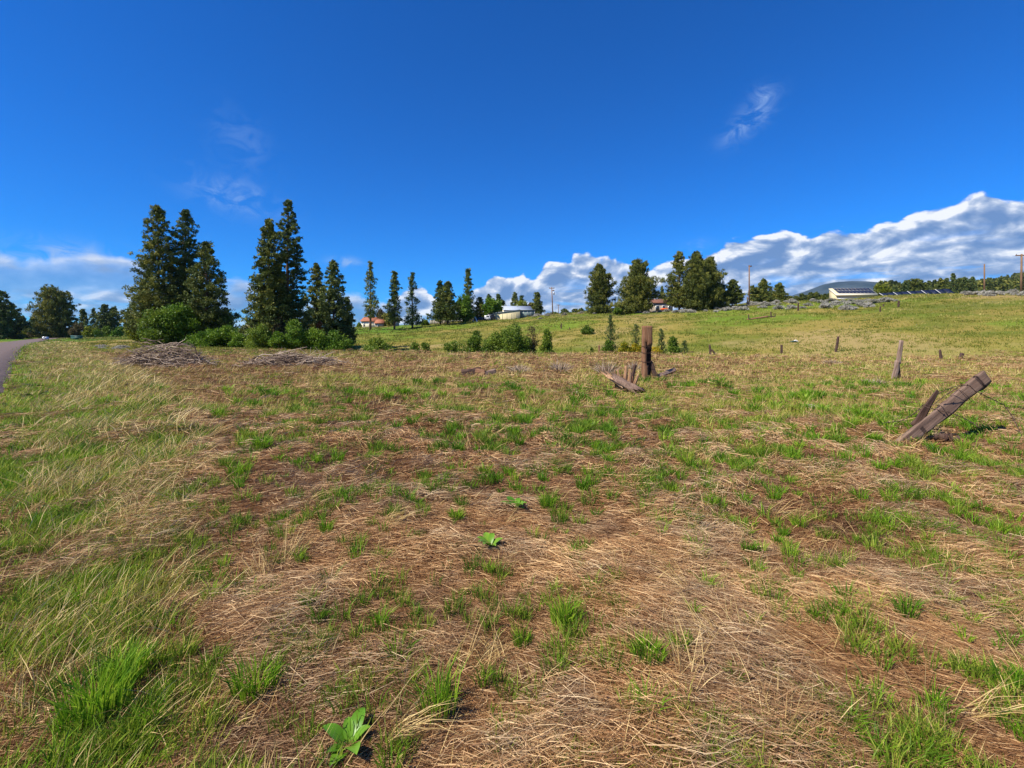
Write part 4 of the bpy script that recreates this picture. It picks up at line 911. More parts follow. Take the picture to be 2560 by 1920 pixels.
# ------------------------------------------------------------------ brush piles
def brush_pile(px, py, wm, dm, hm, n, label, seed, prof=None):
    rg = np.random.default_rng(seed); x, y, z = hit(px, py); mb = MB()
    for i in range(n):
        a = rg.normal(0.15, .6) + (math.pi if rg.random() < .5 else 0); L = rg.uniform(.35, 1.25)
        cx = rg.uniform(-.52, .52) * wm + rg.normal(0, .06) * wm; cy = rg.normal(0, .25) * dm
        top = hm * (math.exp(-(cx / (wm * .40)) ** 2) * (.55 + .9 * float(vnoise(np.array([cx * 1.4 + seed * 3]), np.array([cy]), seed)[0]))) * math.exp(-(cy / (dm * .55)) ** 2)
        cz = rg.random() ** .8 * top * .85; e = rg.normal(.0, .30)
        s = np.linspace(-.5, .5, 5)
        d = np.array([math.cos(a) * math.cos(e), math.sin(a) * math.cos(e), math.sin(e)])
        p = np.array([cx, cy, cz]) + d * (s * L)[:, None] + rg.normal(0, .04, (5, 3)) * L
        p[:, 2] += -.25 * (s ** 2) * L + .03; p[:, 2] = np.maximum(p[:, 2], .0)
        mb.tube(p, rg.uniform(.011, .022) * (1.1 - np.abs(s)), 3, tint=np.clip(rg.beta(1.0, 1.6), 0, 1), cap=False)
    root = thing('brush_pile', label, 'brush pile', (x, y, z), 0, 'piles of cut dead branches')
    mb.obj('twigs', M['twig'], root)
    return root, rg
r1, rg = brush_pile(415, 922, 3.9, 2.2, 1.55, 760, 'larger pile of grey dead branches nearer the road', 5)
def limb(root, pts, r, tint=.35, m='twig', name='branch'):
    mb = MB(); pts = np.array(pts, float); n = len(pts)
    tt = np.linspace(0, n - 1, n * 4); P = np.stack([np.interp(tt, range(n), pts[:, k]) for k in range(3)], -1)
    P[1:-1] = (P[:-2] + P[1:-1] * 2 + P[2:]) / 4
    mb.tube(P, r * np.linspace(1.1, .35, len(P)), 5, tint=tint); return mb.obj(name, M[m], root, smooth=True)
limb(r1, [(1.35, .3, .1), (1.25, .35, .6), (1.1, .4, 1.05), (.7, .4, 1.3)], .035, .05)
limb(r1, [(1.1, .5, 1.0), (.5, .5, 1.15), (-.2, .6, 1.15), (-.6, .6, .9)], .02, .3)
for i in range(16):
    a = rg.uniform(-1, 1); limb(r1, [(a - .1, .6, .5), (a + rg.uniform(-.3, .3), .6, .9), (a + rg.uniform(-.7, .7), .6, rg.uniform(1.0, 1.3))], .012, rg.uniform(.2, .8))
r2, rg = brush_pile(735, 916, 4.3, 1.8, 1.0, 620, 'lower pile of pale dead branches right of the larger pile', 6)
limb(r2, [(-2.0, -.2, .05), (-1.95, -.2, .35), (-1.7, -.2, .5), (-1.2, -.2, .42)], .045, .02)
limb(r2, [(-2.1, 0, .1), (-1.6, 0, .6), (-1.0, 0, .55), (-.3, 0, .75), (.6, .1, .95)], .03, .8)
for i in range(14):
    a = rg.uniform(-.9, 1.6); limb(r2, [(a, 0, .2), (a + rg.uniform(-.2, .3), 0, .55), (a + rg.uniform(-.5, .9), 0, rg.uniform(.55, .95))], .013, rg.uniform(.4, 1))

# ------------------------------------------------------------------ posts, planks, stump
def beam(p0, p1, w, d, m, name, parent=None, roll=0.0, nz=14, rough=.012, darkfn=None, taper=1.0, seed=0, top_slant=0.0, dent=None):
    """old squared timber from p0 to p1: subdivided, worn edges, slanted end; returns mesh object with local z along it"""
    p0 = Vector(p0); p1 = Vector(p1); L = (p1 - p0).length
    ns = 6; sq = []
    for k in range(4 * ns):
        e, f = divmod(k, ns); t = f / ns * 2 - 1
        sq.append([(t, -1), (1, t), (-t, 1), (-1, -t)][e])
    sq = np.array(sq, float); rr = np.hypot(sq[:, 0], sq[:, 1]); sq *= np.where(rr > 1.3, 1.3 / rr, 1)[:, None] ** (.25 if rough < .01 else .6)
    K = len(sq); v = []; tn = []
    for i in range(nz + 1):
        t = i / nz; s = 1 + (taper - 1) * t
        for k in range(K):
            x, y = sq[k] * np.array([w / 2, d / 2]) * s; zz = t * L
            nn = fbm(np.array([k * .8 + seed * 7]), np.array([t * L * 3.0 + seed]), 3 + seed, 3)[0] - .5
            fac = 1 + nn * rough / min(w, d) * 6
            x *= fac; y *= fac
            if t == 1: zz += top_slant * x / w
            c = 0.0
            if darkfn: c, dx, dy = darkfn(x / w * 2, y / d * 2, t); x += dx; y += dy
            v.append((x, y, zz)); tn.append(c)
    q = [[i * K + k, i * K + (k + 1) % K, (i + 1) * K + (k + 1) % K, (i + 1) * K + k] for i in range(nz) for k in range(K)]
    v += [(0, 0, -.01), (0, 0, L + .012)]; tn += [0, .1]; a, b = len(v) - 2, len(v) - 1
    tr = [[(k + 1) % K, k, a] for k in range(K)] + [[nz * K + k, nz * K + (k + 1) % K, b] for k in range(K)]
    mb = MB(); mb.add(v, q, tr, np.array(tn)); o = mb.obj(name, M[m], parent)
    zq = (p1 - p0).to_track_quat('Z', 'Y')
    o.rotation_euler = (zq @ Vector((0, 0, 1)).rotation_difference(Vector((0, 0, 1)))).to_euler()
    # keep the local x axis roughly horizontal and across the view
    zd = (p1 - p0).normalized(); xd = Vector((1, 0, 0)); xd = (xd - zd * xd.dot(zd)).normalized() if abs(zd.x) < .98 else Vector((0, 0, 1)); yd = zd.cross(xd)
    mt = Matrix((xd, yd, zd)).transposed() @ Matrix.Rotation(roll, 3, 'Z'); o.rotation_euler = mt.to_euler()
    o.location = p0 - (parent.location if parent else Vector((0, 0, 0)))
    return o
def wire(name, pts, r, parent=None, barbs=False, m='rustwire', loc=None):
    mb = MB(); pts = np.array(pts, float); n = len(pts); tt = np.linspace(0, n - 1, (n - 1) * 6 + 1)
    P = np.stack([np.interp(tt, range(n), pts[:, k]) for k in range(3)], -1)
    for _ in range(2): P[1:-1] = (P[:-2] + P[1:-1] * 2 + P[2:]) / 4
    mb.tube(P, r, 5)
    if barbs:
        for i in range(2, len(P) - 2, 3):
            for sgn in (-1, 1):
                d = RNG.normal(size=3); d /= np.linalg.norm(d); mb.tube([P[i] - d * .022, P[i] + d * .022], r * .8, 4)
    o = mb.obj(name, M[m], parent, smooth=True)
    return o

def main_post():
    px, py = 1617, 948; x, y, z = hit(px, py); top = CAMH + (HY - 815) / F * y; h = top - z
    root = thing('fence_post', 'thick red brown squared post with a dark hollow on its right side', 'post', (x, y, z))
    w = 23 / F * y; d = w * .8
    def ch(xx, yy, t):  # darkens and hollows the lower right of the front; darkens the right side
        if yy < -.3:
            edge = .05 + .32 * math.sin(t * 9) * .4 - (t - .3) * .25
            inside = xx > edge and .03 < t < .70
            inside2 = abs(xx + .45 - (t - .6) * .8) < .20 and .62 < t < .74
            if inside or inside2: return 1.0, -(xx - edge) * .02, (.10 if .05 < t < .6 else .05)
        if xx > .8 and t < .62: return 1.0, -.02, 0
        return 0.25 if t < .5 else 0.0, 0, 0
    beam((x, y, z - .3), (x + .01, y, z + h), w, d, 'woodred', 'squared_post', root, nz=34, darkfn=ch, rough=.014, seed=2)
    hw = w / 2 + .012; hd = d / 2 + .012
    for zz in (.62 * h, .5 * h, .33 * h):
        ring = [(-hw, -hd, zz), (0, -hd - .005, zz - .02), (hw, -hd, zz + .01), (hw, hd, zz), (-hw, hd, zz + .01), (-hw, -hd, zz)]
        wire('wire_loop', ring, .006, root)
    wire('hanging_wire', [(.02, -hd - .01, .62 * h), (.16, -hd - .03, .55 * h), (.2, -hd - .05, .30 * h), (.26, -hd - .06, 0)], .004, root)
    for zz in (.60, .585): 
        pass
    # props leaning on it
    o = beam((x + .36, y - .02, z - .1), (x + .14, y + .05, z + .62), .17, .10, 'wooddark', 'prop_plank', seed=4, taper=.7); tag(o, 'black prop plank leaning against the right of the thick post', 'plank')
    xa, ya = W(1640, y + .1), y + .1
    o = beam((xa - .05, ya, gh(xa, ya) + .02), (W(1687, y + .5), y + .5, CAMH + (HY - 924) / F * (y + .5)), .13, .12, 'woodgrey', 'fallen_rail', seed=5, roll=.5); tag(o, 'short weathered rail slanting up to the right of the thick post', 'rail')
    yb = 12.9
    o = beam((W(1578, yb), yb, gh(W(1578, yb), yb) + .2), (W(1589, yb), yb, CAMH + (HY - 912) / F * yb), .09, .07, 'wooddark', 'wooden_stake', seed=6, taper=.75); tag(o, 'dark narrow stake standing in the split log left of the thick post', 'stake')
main_post()

def split_log():
    x, y, z = hit(1575, 985); root = thing('split_log', 'weathered split log lying left of the thick post with a dark hollow end', 'log', (x, y, z))
    # two half rounds, hollow, nearer end towards the viewer
    def half(p0, p1, r0, r1, name, m, open_up=True, seed=0):
        p0, p1 = Vector(p0), Vector(p1); d = (p1 - p0).normalized(); sd_ = d.cross(Vector((0, 0, 1))).normalized(); up = sd_.cross(d)
        v = []; tn = []; n1, K = 12, 14
        for shell in (0, 1):
            for i in range(n1 + 1):
                t = i / n1; c = p0.lerp(p1, t); r = (r0 + (r1 - r0) * t) * (1 if shell == 0 else .70)
                for k in range(K + 1):
                    a = -.15 + (math.pi + .3) * k / K; rr = r * (1 + .75 * (fbm(np.array([k * .6 + seed]), np.array([t * 5]), 44 + seed, 3)[0] - .5))
                    pt = c + sd_ * math.cos(a) * rr + up * math.sin(a) * rr * .75 + d * (fbm(np.array([k * .9]), np.array([seed * 3. + t]), 9, 3)[0] - .5) * (.55 if i in (0, n1) else .05)
                    v.append(tuple(pt)); tn.append(1.0 if shell else (.3 if RNG.random() > .12 else .62))
        K1 = K + 1; q = []
        for sh in (0, 1):
            o = sh * (n1 + 1) * K1
            for i in range(n1):
                for k in range(K): q.append([o + i * K1 + k, o + i * K1 + k + 1, o + (i + 1) * K1 + k + 1, o + (i + 1) * K1 + k][::(1 if sh else -1)])
        o2 = (n1 + 1) * K1
        for i in (0, n1):
            for k in range(K): q.append([i * K1 + k, i * K1 + k + 1, o2 + i * K1 + k + 1, o2 + i * K1 + k])
        for k in (0, K):
            for i in range(n1): q.append([i * K1 + k, (i + 1) * K1 + k, o2 + (i + 1) * K1 + k, o2 + i * K1 + k])
        mb = MB(); mb.add(v, q, tint=np.array(tn)); return mb.obj(name, M[m], root, smooth=False)
    half((.17, -.16, .05), (-.30, .40, .34), .16, .15, 'log_shell', 'woodbrown', seed=1)
    half((-.06, .10, .10), (-.50, .58, .44), .09, .10, 'split_slab', 'woodpale', seed=2)
    for i, (a, b, c, e, hh, r, m) in enumerate(((-.04, .4, .0, .42, .68, .07, 'woodpale'), (.03, .35, .10, .40, .60, .06, 'woodpale'), (-.14, .45, -.20, .5, .58, .05, 'woodpale'), (.12, .35, .30, .32, .46, .05, 'woodpale'),
                                           (.10, .38, .16, .4, .40, .05, 'woodred'), (-.22, .5, -.28, .5, .56, .035, 'woodpale'), (.06, .2, .22, .2, .36, .05, 'woodpale'))):
        o = beam((x + a, y + b, z), (x + c, y + e, z + hh), r * 2, r, m, 'splinter', root, nz=8, taper=.35, seed=10 + i, rough=.02)
split_log()

def plank_post():
    x0, y0, z0 = hit(2254, 1108); y1 = y0 + .25
    p1 = (W(2466, y1), y1, CAMH + (HY - 940) / F * y1)
    root = thing('leaning_post', 'wide weathered plank post leaning far to the right, wrapped in barbed wire', 'post', (x0, y0, z0))
    def ch(xx, yy, t):
        if t > .90 : return (.9 if t < .93 else .45), 0, 0
        if t < .17: return (.62 if xx > .1 else .4), (-.03 if xx > .6 else 0), 0
        if xx > .85: return 1.0, 0, 0  # underside shade painted dark along the lower right edge
        if t > .22 and t < .27 and xx > -.4: return .72, 0, 0
        return 0, 0, 0
    o = beam((x0 - .06, y0 - .02, z0 - .06), p1, .172, .05, 'woodbrown', 'squared_post', root, nz=34, darkfn=ch, rough=.006, seed=7, roll=0.10, top_slant=-.02)
    P0 = np.array([-.06, -.02, -.06]); P1 = np.array(p1) - np.array([x0, y0, z0]); ax = (P1 - P0); ax_n = ax / np.linalg.norm(ax)
    side = np.cross(ax_n, [0, 1, 0]); side /= np.linalg.norm(side)
    def at(t, s, dy=-.035): return P0 + ax * t + side * s + np.array([0, dy, 0])
    for t in (.91, .735, .50):
        k = RNG.uniform(-.03, .03)
        wire('wire_loop', [at(t + k, -.092, .05), at(t + k * .5, -.097), at(t - .01, 0, -.065), at(t - k, .097), at(t - k, .092, .05), at(t, 0, .06), at(t + k, -.092, .05)], .0042, root)
    yy = y0 + .3
    o = beam((W(2288, yy), yy, CAMH + (HY - 1062) / F * yy - .03), (W(2344, yy), yy, CAMH + (HY - 977) / F * yy), .13, .05, 'wooddark', 'broken_stake', seed=8, taper=.30, nz=16); tag(o, 'black pointed broken stake tangled in wire behind the leaning plank', 'stake')
    def ip(px, py, Y): return (W(px, Y), Y, CAMH + (HY - py) / F * Y)
    o = wire('barbed_wire', [ip(2205, 1058, y0 - .1), ip(2255, 1052, y0), ip(2292, 1030, y0 + .1), ip(2308, 1010, y0 + .2), ip(2330, 1015, y0 + .12), ip(2360, 990, y0 + .05), ip(2400, 965, y0 + .02), ip(2422, 962, y0), ip(2440, 980, y0 + .05)], .005, barbs=True); tag(o, 'barbed wire running from the grass up to the leaning plank', 'wire')
    o = wire('barbed_wire', [ip(2345, 985, y0 + .25), ip(2375, 970, y0 + .1), ip(2405, 962, y0)], .005); tag(o, 'single wire between the black stake and the plank', 'wire')
    o = wire('barbed_wire', [ip(2440, 978, y0 + .15), ip(2480, 998, y0 + .3), ip(2510, 1012, y0 + .35), ip(2530, 1040, y0 + .3), ip(2545, 1070, y0 + .2), ip(2555, 1090, y0 + .1)], .005, barbs=True); tag(o, 'barbed wire sagging from the leaning plank to the right edge', 'wire')
    o = wire('barbed_wire', [ip(2310, 1016, y0 + .2), ip(2345, 1025, y0 + .08), ip(2378, 1032, y0 - .02), ip(2420, 1050, y0), ip(2450, 1070, y0 - .1)], .006, barbs=True); tag(o, 'barbed wire crossing the middle of the leaning plank', 'wire')
    # dark metal scrap in the grass, right of the plank's foot
    xs, ys, zs = hit(2372, 1108); mb = MB()
    for i in range(8): mb.box((RNG.normal(0, .05), RNG.normal(0, .05), .05), (.012, .05, .14), Matrix.Rotation(RNG.normal(0, .5), 4, 'X') @ Matrix.Rotation(RNG.normal(0, .5), 4, 'Y'))
    o = mb.obj('metal_scrap', M['wooddark']); o.location = (xs, ys, zs); tag(o, 'small dark twisted scrap lying right of the plank foot', 'scrap')
plank_post()

def posts():
    def st(pb, pt, w_px, label, m='wooddark', name='fence_post', cat='post', dy=0.0, seed=0, taper=.85, grp='old fence posts along the far edge of the field'):
        x, y, z = hit(*pb); y1 = y + dy
        w = max(w_px / F * y, .07)
        o = beam((x, y, z - .15), (W(pt[0], y1), y1, CAMH + (HY - pt[1]) / F * y1), w, w * .8, m, name, nz=8, seed=seed, taper=taper); tag(o, label, cat, grp); return o
    x, y, z = hit(2238, 950); root = thing('forked_stake', 'grey forked stake leaning right, left of the wire wrapped plank', 'stake', (x, y, z))
    beam((x - .05, y, z), (x + .10, y, z + .65), .13, .08, 'woodgrey', 'lower_half', root, seed=31, nz=10)
    beam((x + .10, y, z + .55), (W(2253, y), y, CAMH + (HY - 851) / F * y), .10, .07, 'woodgrey', 'upper_half', root, seed=32, nz=10)
    beam((x + .17, y + .02, z - .02), (x + .12, y + .02, z + .62), .05, .05, 'wooddark', 'prong', root, seed=33, nz=8)
    st((2354, 903), (2350, 874), 7, 'short dark post leaning left, between two others at right', seed=12, taper=.5)
    st((2399, 898), (2406, 883), 8, 'short dark post leaning right, furthest right of the row', seed=13)
    st((2089, 880), (2096, 841), 5, 'tall thin dark post leaning slightly right below the solar building', seed=14)
    st((1954, 884), (1954, 862), 5, 'short upright dark post left of the tall thin one', seed=15)
    st((1893, 893), (1889, 887), 9, 'low black stump of a post nearly level with the grass', seed=16)
    a = st((1778, 890), (1774, 862), 5, 'upright dark post with a fallen brace at its foot', seed=17)
    x, y, z = hit(1791, 889); o = beam((x, y, z), (W(1779, y), y, CAMH + (HY - 874) / F * y), .10, .08, 'wooddark', 'brace', seed=18); tag(o, 'thin brace leaning on the upright dark post', 'brace')
    st((1498, 884), (1498, 863), 5, 'short reddish post left of the yellow flowering bushes', 'woodred', seed=19)
    x, y, z = hit(1730, 881); o = beam((x - .4, y, z + .06), (x + .3, y, z + .03), .09, .08, 'wooddark', 'fallen_rail', seed=20); tag(o, 'dark rail lying flat right of the shrubs behind the post', 'rail')
    g2 = 'small posts dotted up the far slope'
    st((1403, 822), (1403, 808), 3, 'small post alone on the slope right of the biggest thicket', seed=21, grp=g2)
    st((1424, 825), (1424, 818), 2, 'tiny peg right of the small slope post', seed=22, grp=g2)
    st((1995, 777), (1996, 757), 3.5, 'small post on the edge of the sagebrush band', seed=23, grp=g2)
    st((2200, 780), (2201, 766), 3, 'small post on the slope line below the solar panels, lower of two', seed=24, grp=g2)
    st((2208, 767), (2209, 760), 3, 'tiny post just above the lower slope line post', seed=25, grp=g2)
    st((2246, 768), (2247, 752), 4, 'short thick post on the crest below the solar panels', seed=26, grp=g2)
    # rusty pipe trough with uprights
    x, y, z = hit(1868, 801); x2, y2, z2 = hit(1920, 795)
    root = thing('rusty_gate', 'rusty collapsed gate lying on the slope below the sagebrush', 'gate', (x, y, z))
    o = beam((x, y, z + .12), (x2, y2, z2 + .25), .28, .16, 'woodred', 'rail', root, seed=27, nz=10)
    beam((W(1872, y), y, z), (W(1871.5, y), y, CAMH + (HY - 786) / F * y), .15, .12, 'wooddark', 'post', root, seed=28)
    beam((W(1928, y2), y2, z2), (W(1927, y2), y2, CAMH + (HY - 779) / F * y2), .17, .14, 'wooddark', 'post', root, seed=29)
    beam((W(1937, y2), y2, z2), (W(1938, y2), y2, CAMH + (HY - 785) / F * y2), .12, .12, 'wooddark', 'post', root, seed=30)
    beam((W(1921, y2), y2, z2 + .25), (W(1937, y2), y2, z2 + .45), .14, .14, 'wooddark', 'brace', root, seed=31)
    # dark boards in the field left of the post
    x, y, z = hit(1182, 938); root = thing('board_pile', 'low pile of dark broken boards half buried in grass', 'boards', (x, y, z))
    beam((x - .42, y, z + .05), (x + .30, y + .25, z + .10), .30, .05, 'wooddark', 'board', root, roll=1.2, seed=34, nz=10)
    beam((x - .25, y + .25, z + .13), (x + .45, y + .1, z + .07), .22, .05, 'woodred', 'board', root, roll=.9, seed=35, nz=10)
    beam((x + .40, y + .1, z + .03), (x + .85, y + .3, z + .13), .16, .05, 'woodgrey', 'board', root, roll=1.0, seed=36, nz=10)
    # low weathered rail in the grass left of the leaning plank
    x, y, z = hit(2110, 1030); x2, y2, z2 = hit(2248, 1052)
    o = beam((x, y, z + .0), (x2, y2, z2 + .02), .13, .09, 'woodgrey', 'fallen_rail', seed=37, nz=16); tag(o, 'long weathered rail lying in the grass left of the leaning plank', 'rail')
    # flat stone
    x, y, z = hit(2036, 1026); mb = MB(); nu, nv = 16, 8; v = []
    for i in range(nv + 1):
        for j in range(nu):
            ph = i / nv * math.pi; th = j / nu * 2 * math.pi; r = 1 + .25 * (fbm(np.array([math.cos(th) * 1.5 + 5]), np.array([math.sin(th) * 1.5 + ph]), 70, 3)[0] - .5)
            v.append((math.sin(ph) * math.cos(th) * .16 * r, math.sin(ph) * math.sin(th) * .20 * r, math.cos(ph) * .075 * r))
    q = [[i * nu + j, (i + 1) * nu + j, (i + 1) * nu + (j + 1) % nu, i * nu + (j + 1) % nu] for i in range(nv) for j in range(nu)]
    mb.add(v, q); o = mb.obj('stone', M['stone'], smooth=True); o.location = (x, y + .1, z + .03); tag(o, 'flat tan stone in the grass left of the long fallen rail', 'stone')
    x, y, z = hit(1440, 985); o2 = bpy.data.objects.new('stone', o.data); C.objects.link(o2); o2.location = (x, y, z + .02); o2.scale = (.7, .6, .8); tag(o2, 'small grey stone beside the green tuft left of the split log', 'stone')
    # pale and dark pipe debris on the slope
    x, y, z = hit(1985, 857); root = thing('plastic_debris', 'pale grey and dark green plastic debris lying on the slope', 'debris', (x, y, z))
    mb = MB(); mb.tube([(-.5, 0, .12), (-.1, 0, .18), (.35, 0, .10)], [.05, .09, .11], 7); mb.obj('dark_tube', M['boxgreen'], root, smooth=True)
    mb = MB(); mb.tube([(-.05, -.05, .26), (.2, -.05, .30), (.42, -.08, .16), (.46, -.08, .05)], [.05, .08, .08, .03], 7); mb.obj('pale_sheet', M['white'], root, smooth=True)
posts()

# ------------------------------------------------------------------ buildings, poles, panels, vehicles
def bx(name, x0, x1, y0, y1, z0, z1, m, parent, t=1.0):
    mb = MB(); mb.box(((x0 + x1) / 2, (y0 + y1) / 2, (z0 + z1) / 2), (x1 - x0, y1 - y0, z1 - z0)); return mb.obj(name, M[m], parent)
def gable_roof(name, x0, x1, y0, y1, z0, rise, m, parent, over=.35, axis='x', th=.14):
    mb = MB(); x0 -= over; x1 += over; y0 -= over; y1 += over
    if axis == 'x':
        ym = (y0 + y1) / 2; top = [(x0, y0, z0), (x1, y0, z0), (x1, ym, z0 + rise), (x0, ym, z0 + rise), (x0, y1, z0), (x1, y1, z0)]
    else:
        xm = (x0 + x1) / 2; top = [(x0, y1, z0), (x0, y0, z0), (xm, y0, z0 + rise), (xm, y1, z0 + rise), (x1, y1, z0), (x1, y0, z0)]
    v = top + [(a, b, c - th) for a, b, c in top]
    f = [[0, 1, 2, 3], [3, 2, 5, 4]]; q = f + [[b + 6 for b in r[::-1]] for r in f] + [[0, 6, 7, 1], [5, 11, 10, 4], [0, 3, 9, 6], [3, 4, 10, 9], [1, 7, 8, 2], [2, 8, 11, 5]]
    mb.add(v, q); return mb.obj(name, M[m], parent)
def gable_end(name, x, y0, y1, z0, rise, m, parent, th=.12):
    mb = MB(); v = [(x, y0, z0), (x, y1, z0), (x, (y0 + y1) / 2, z0 + rise)]; v += [(x + th, b, c) for _, b, c in v]
    mb.add(v, [[0, 3, 4, 1], [1, 4, 5, 2], [2, 5, 3, 0]], [[0, 1, 2], [3, 5, 4]]); return mb.obj(name, M[m], parent)
def local(px, Y, rz=0):
    x = W(px, Y); return (x, Y, gh(x, Y)), x

def house(name, label, px0, px1, Y, top_wall, top_roof, depth, wallm, roofm, wins=(), door=None, rz=0, axis='x', base=None, garage=None):
    x0, x1 = W(px0, Y), W(px1, Y); xc = (x0 + x1) / 2; zb = min(gh(x0, Y), gh(x1, Y), gh(xc, Y)) - .3
    root = thing(name, label, 'house', (xc, Y + depth / 2, zb), rz); hw = (x1 - x0) / 2; hd = depth / 2
    zw = CAMH + (HY - top_wall) / F * Y - zb; zr = CAMH + (HY - top_roof) / F * (Y + depth * .5) - zb
    bx('wall', -hw, hw, -hd, hd, 0, zw, wallm, root)
    r = gable_roof('roof', -hw, hw, -hd, hd, zw + .05, max(zr - zw, .5), roofm, root, axis=axis)
    if axis == 'x':
        for s in (-hw, hw - .12): gable_end('gable', s, -hd, hd, zw, max(zr - zw, .5) * hd / (hd + .35) - .1, wallm, root)
    for (a, b, zc, zt) in wins:
        w_ = bx('window', -hw + a * 2 * hw, -hw + b * 2 * hw, -hd - .06, -hd + .02, zc * zw, zt * zw, 'white', root)
        bx('pane', -hw + a * 2 * hw + .08, -hw + b * 2 * hw - .08, -hd - .075, -hd, zc * zw + .08, zt * zw - .08, 'glass', w_)
    if garage: bx('garage_door', -hw + garage[0] * 2 * hw, -hw + garage[1] * 2 * hw, -hd - .06, -hd + .02, 0, zw * .72, 'white', root)
    return root

def places():
    # cream barn with pale metal roof
    Y = 156; x0, x1 = W(1256, Y), W(1326, Y); xc = (x0 + x1) / 2; zb = gh(xc, Y) - .6; hw = (x1 - x0) / 2
    root = thing('barn', 'long cream barn with a pale metal roof right of the bright green trees', 'barn', (xc, Y + 3, zb), R(9))
    zw = CAMH + (HY - 775.5) / F * Y - zb; zr = CAMH + (HY - 765) / F * (Y + 3) - zb
    bx('wall', -hw, hw, -3, 5, 0, zw, 'creamlight', root); gable_end('gable', -hw, -3, 5, zw, zr - zw - .15, 'creamlight', root); gable_end('gable', hw - .12, -3, 5, zw, zr - zw - .15, 'creamlight', root)
    gable_roof('roof', -hw, hw, -3, 5, zw + .06, zr - zw, 'metalroof', root)
    bx('window', -hw - .05, -hw + .03, .4, 1.3, zw * .7, zw * .95, 'dark', root); mb = MB(); mb.tube([(.4, .5, zr - .4), (.4, .5, zr + .5)], .1, 6); mb.obj('vent_pipe', M['steel'], root)
    Y = 149; x0, x1 = W(1233, Y), W(1299, Y); xc = (x0 + x1) / 2; hw = (x1 - x0) / 2; zb = gh(xc, Y) - .6
    root = thing('shed', 'low flat sided cream shed in front of the barn', 'shed', (xc, Y + 1, zb), R(3)); zt0 = CAMH + (HY - 784) / F * Y - zb; zt1 = CAMH + (HY - 775) / F * Y - zb
    mb = MB(); v = [(-hw, -2, 0), (hw, -2, 0), (hw, 2, 0), (-hw, 2, 0), (-hw, -2, zt0), (hw, -2, zt1), (hw, 2, zt1), (-hw, 2, zt0)]
    mb.add(v, [[0, 1, 5, 4], [1, 2, 6, 5], [2, 3, 7, 6], [3, 0, 4, 7], [4, 5, 6, 7]]); mb.obj('wall', M['cream'], root)
    mb = MB(); v = [(-hw - .2, -2.2, zt0), (hw + .1, -2.2, zt1), (hw + .1, 2.2, zt1), (-hw - .2, 2.2, zt0)]; v += [(a, b, c + .12) for a, b, c in v]
    mb.add(v, [[3, 2, 1, 0], [4, 5, 6, 7], [0, 1, 5, 4], [1, 2, 6, 5], [2, 3, 7, 6], [3, 0, 4, 7]]); mb.obj('roof', M['metalroof'], root)
    for k in range(1, 6):
        xx = -hw + 2 * hw * k / 6; bx('seam', xx - .04, xx + .04, -2.05, -2.0, .1, zt0 * .98, 'cream', root)
    # pale green lean-to
    Y = 151; x0, x1 = W(1300, Y), W(1336, Y); xc = (x0 + x1) / 2; hw = (x1 - x0) / 2; zb = gh(xc, Y) - .5; zt = CAMH + (HY - 776) / F * Y - zb
    root = thing('lean_to', 'grey green plastic covered lean-to at the right end of the barn', 'lean-to', (xc, Y, zb)); bx('wall', -hw, hw, -1.5, 2, 0, zt, 'tealroof', root); bx('roof', -hw - .1, hw + .2, -1.8, 2.2, zt, zt + .12, 'metalroof', root)
    for k in range(5): xx = -hw + 2 * hw * k / 4; bx('frame', xx - .05, xx + .05, -1.56, -1.5, 0, zt, 'steel', root)
    # houses on the far meadow
    house('house', 'white walled house with an orange red roof behind the first meadow pine', 903, 945, 165, 803, 793, 8, 'creamlight', 'redroof', wins=((.12, .22, .35, .75), (.45, .6, .35, .75), (.8, .9, .35, .75)))
    house('house', 'lower wing with a bright orange roof in front of the red roofed house', 938, 957, 158, 808, 799, 5, 'tan', 'redroof', wins=((.3, .6, .3, .7),))
    house('house', 'grey green roofed house right behind the orange roofed wing', 950, 985, 172, 805, 793, 8, 'tan', 'tealroof', wins=((.3, .45, .35, .75), (.6, .75, .35, .75)))
    house('shed', 'small brown shed with a white door between the two pine clumps', 604, 634, 130, 821, 812, 6, 'tan', 'greywall', garage=(.62, .95))
    house('shed', 'grey boarded shed left of the thick double pine', 1097, 1120, 148, 795, 788, 5, 'greywall', 'tealroof')
    house('house', 'house with a brown roof between the wide and the airy juniper', 1633, 1682, 150, 757, 748, 7, 'tan', 'brownroof', wins=((.1, .3, .2, .75), (.45, .6, .3, .75), (.75, .9, .3, .75)))
    house('house', 'low yellow walled building left of the cream shed', 1176, 1234, 162, 789, 784, 5, 'cream', 'metalroof', wins=((.2, .3, .3, .7), (.6, .7, .3, .7)))
    # board fence
    x0, x1 = W(1075, 146), W(1108, 146); root = thing('board_fence', 'tan board fence running left from the grey shed', 'fence', (x0, 146, gh(x0, 146)))
    for k in range(9):
        xx = (x1 - x0) * k / 8; bx('fence_board', xx, xx + (x1 - x0) / 8 - .04, -.03, .03, gh(x0 + xx, 146) - gh(x0, 146) - .1, 1.25, 'tan', root)
    root = thing('white_tent', 'small white grey tent beside the left bright tree', 'tent', (W(1188, 146), 146, gh(W(1188, 146), 146)))
    mb = MB(); mb.add([(-.9, -.8, 0), (.9, -.8, 0), (.9, .8, 0), (-.9, .8, 0), (0, -.8, 1.7), (0, .8, 1.7)], [[0, 3, 5, 4], [1, 4, 5, 2]], [[0, 4, 1], [2, 5, 3]]); mb.obj('canvas', M['white'], root); bx('doorway', -.25, .25, -.84, -.80, 0, 1.0, 'dark', root)
    # teal tarp on posts and orange kayak, vehicles
    Y = 132; x, y = W(1537, Y), Y; z = gh(x, y); root = thing('tarp_shelter', 'teal green tarp shelter between the first two ridge junipers', 'tarp', (x, y, z))
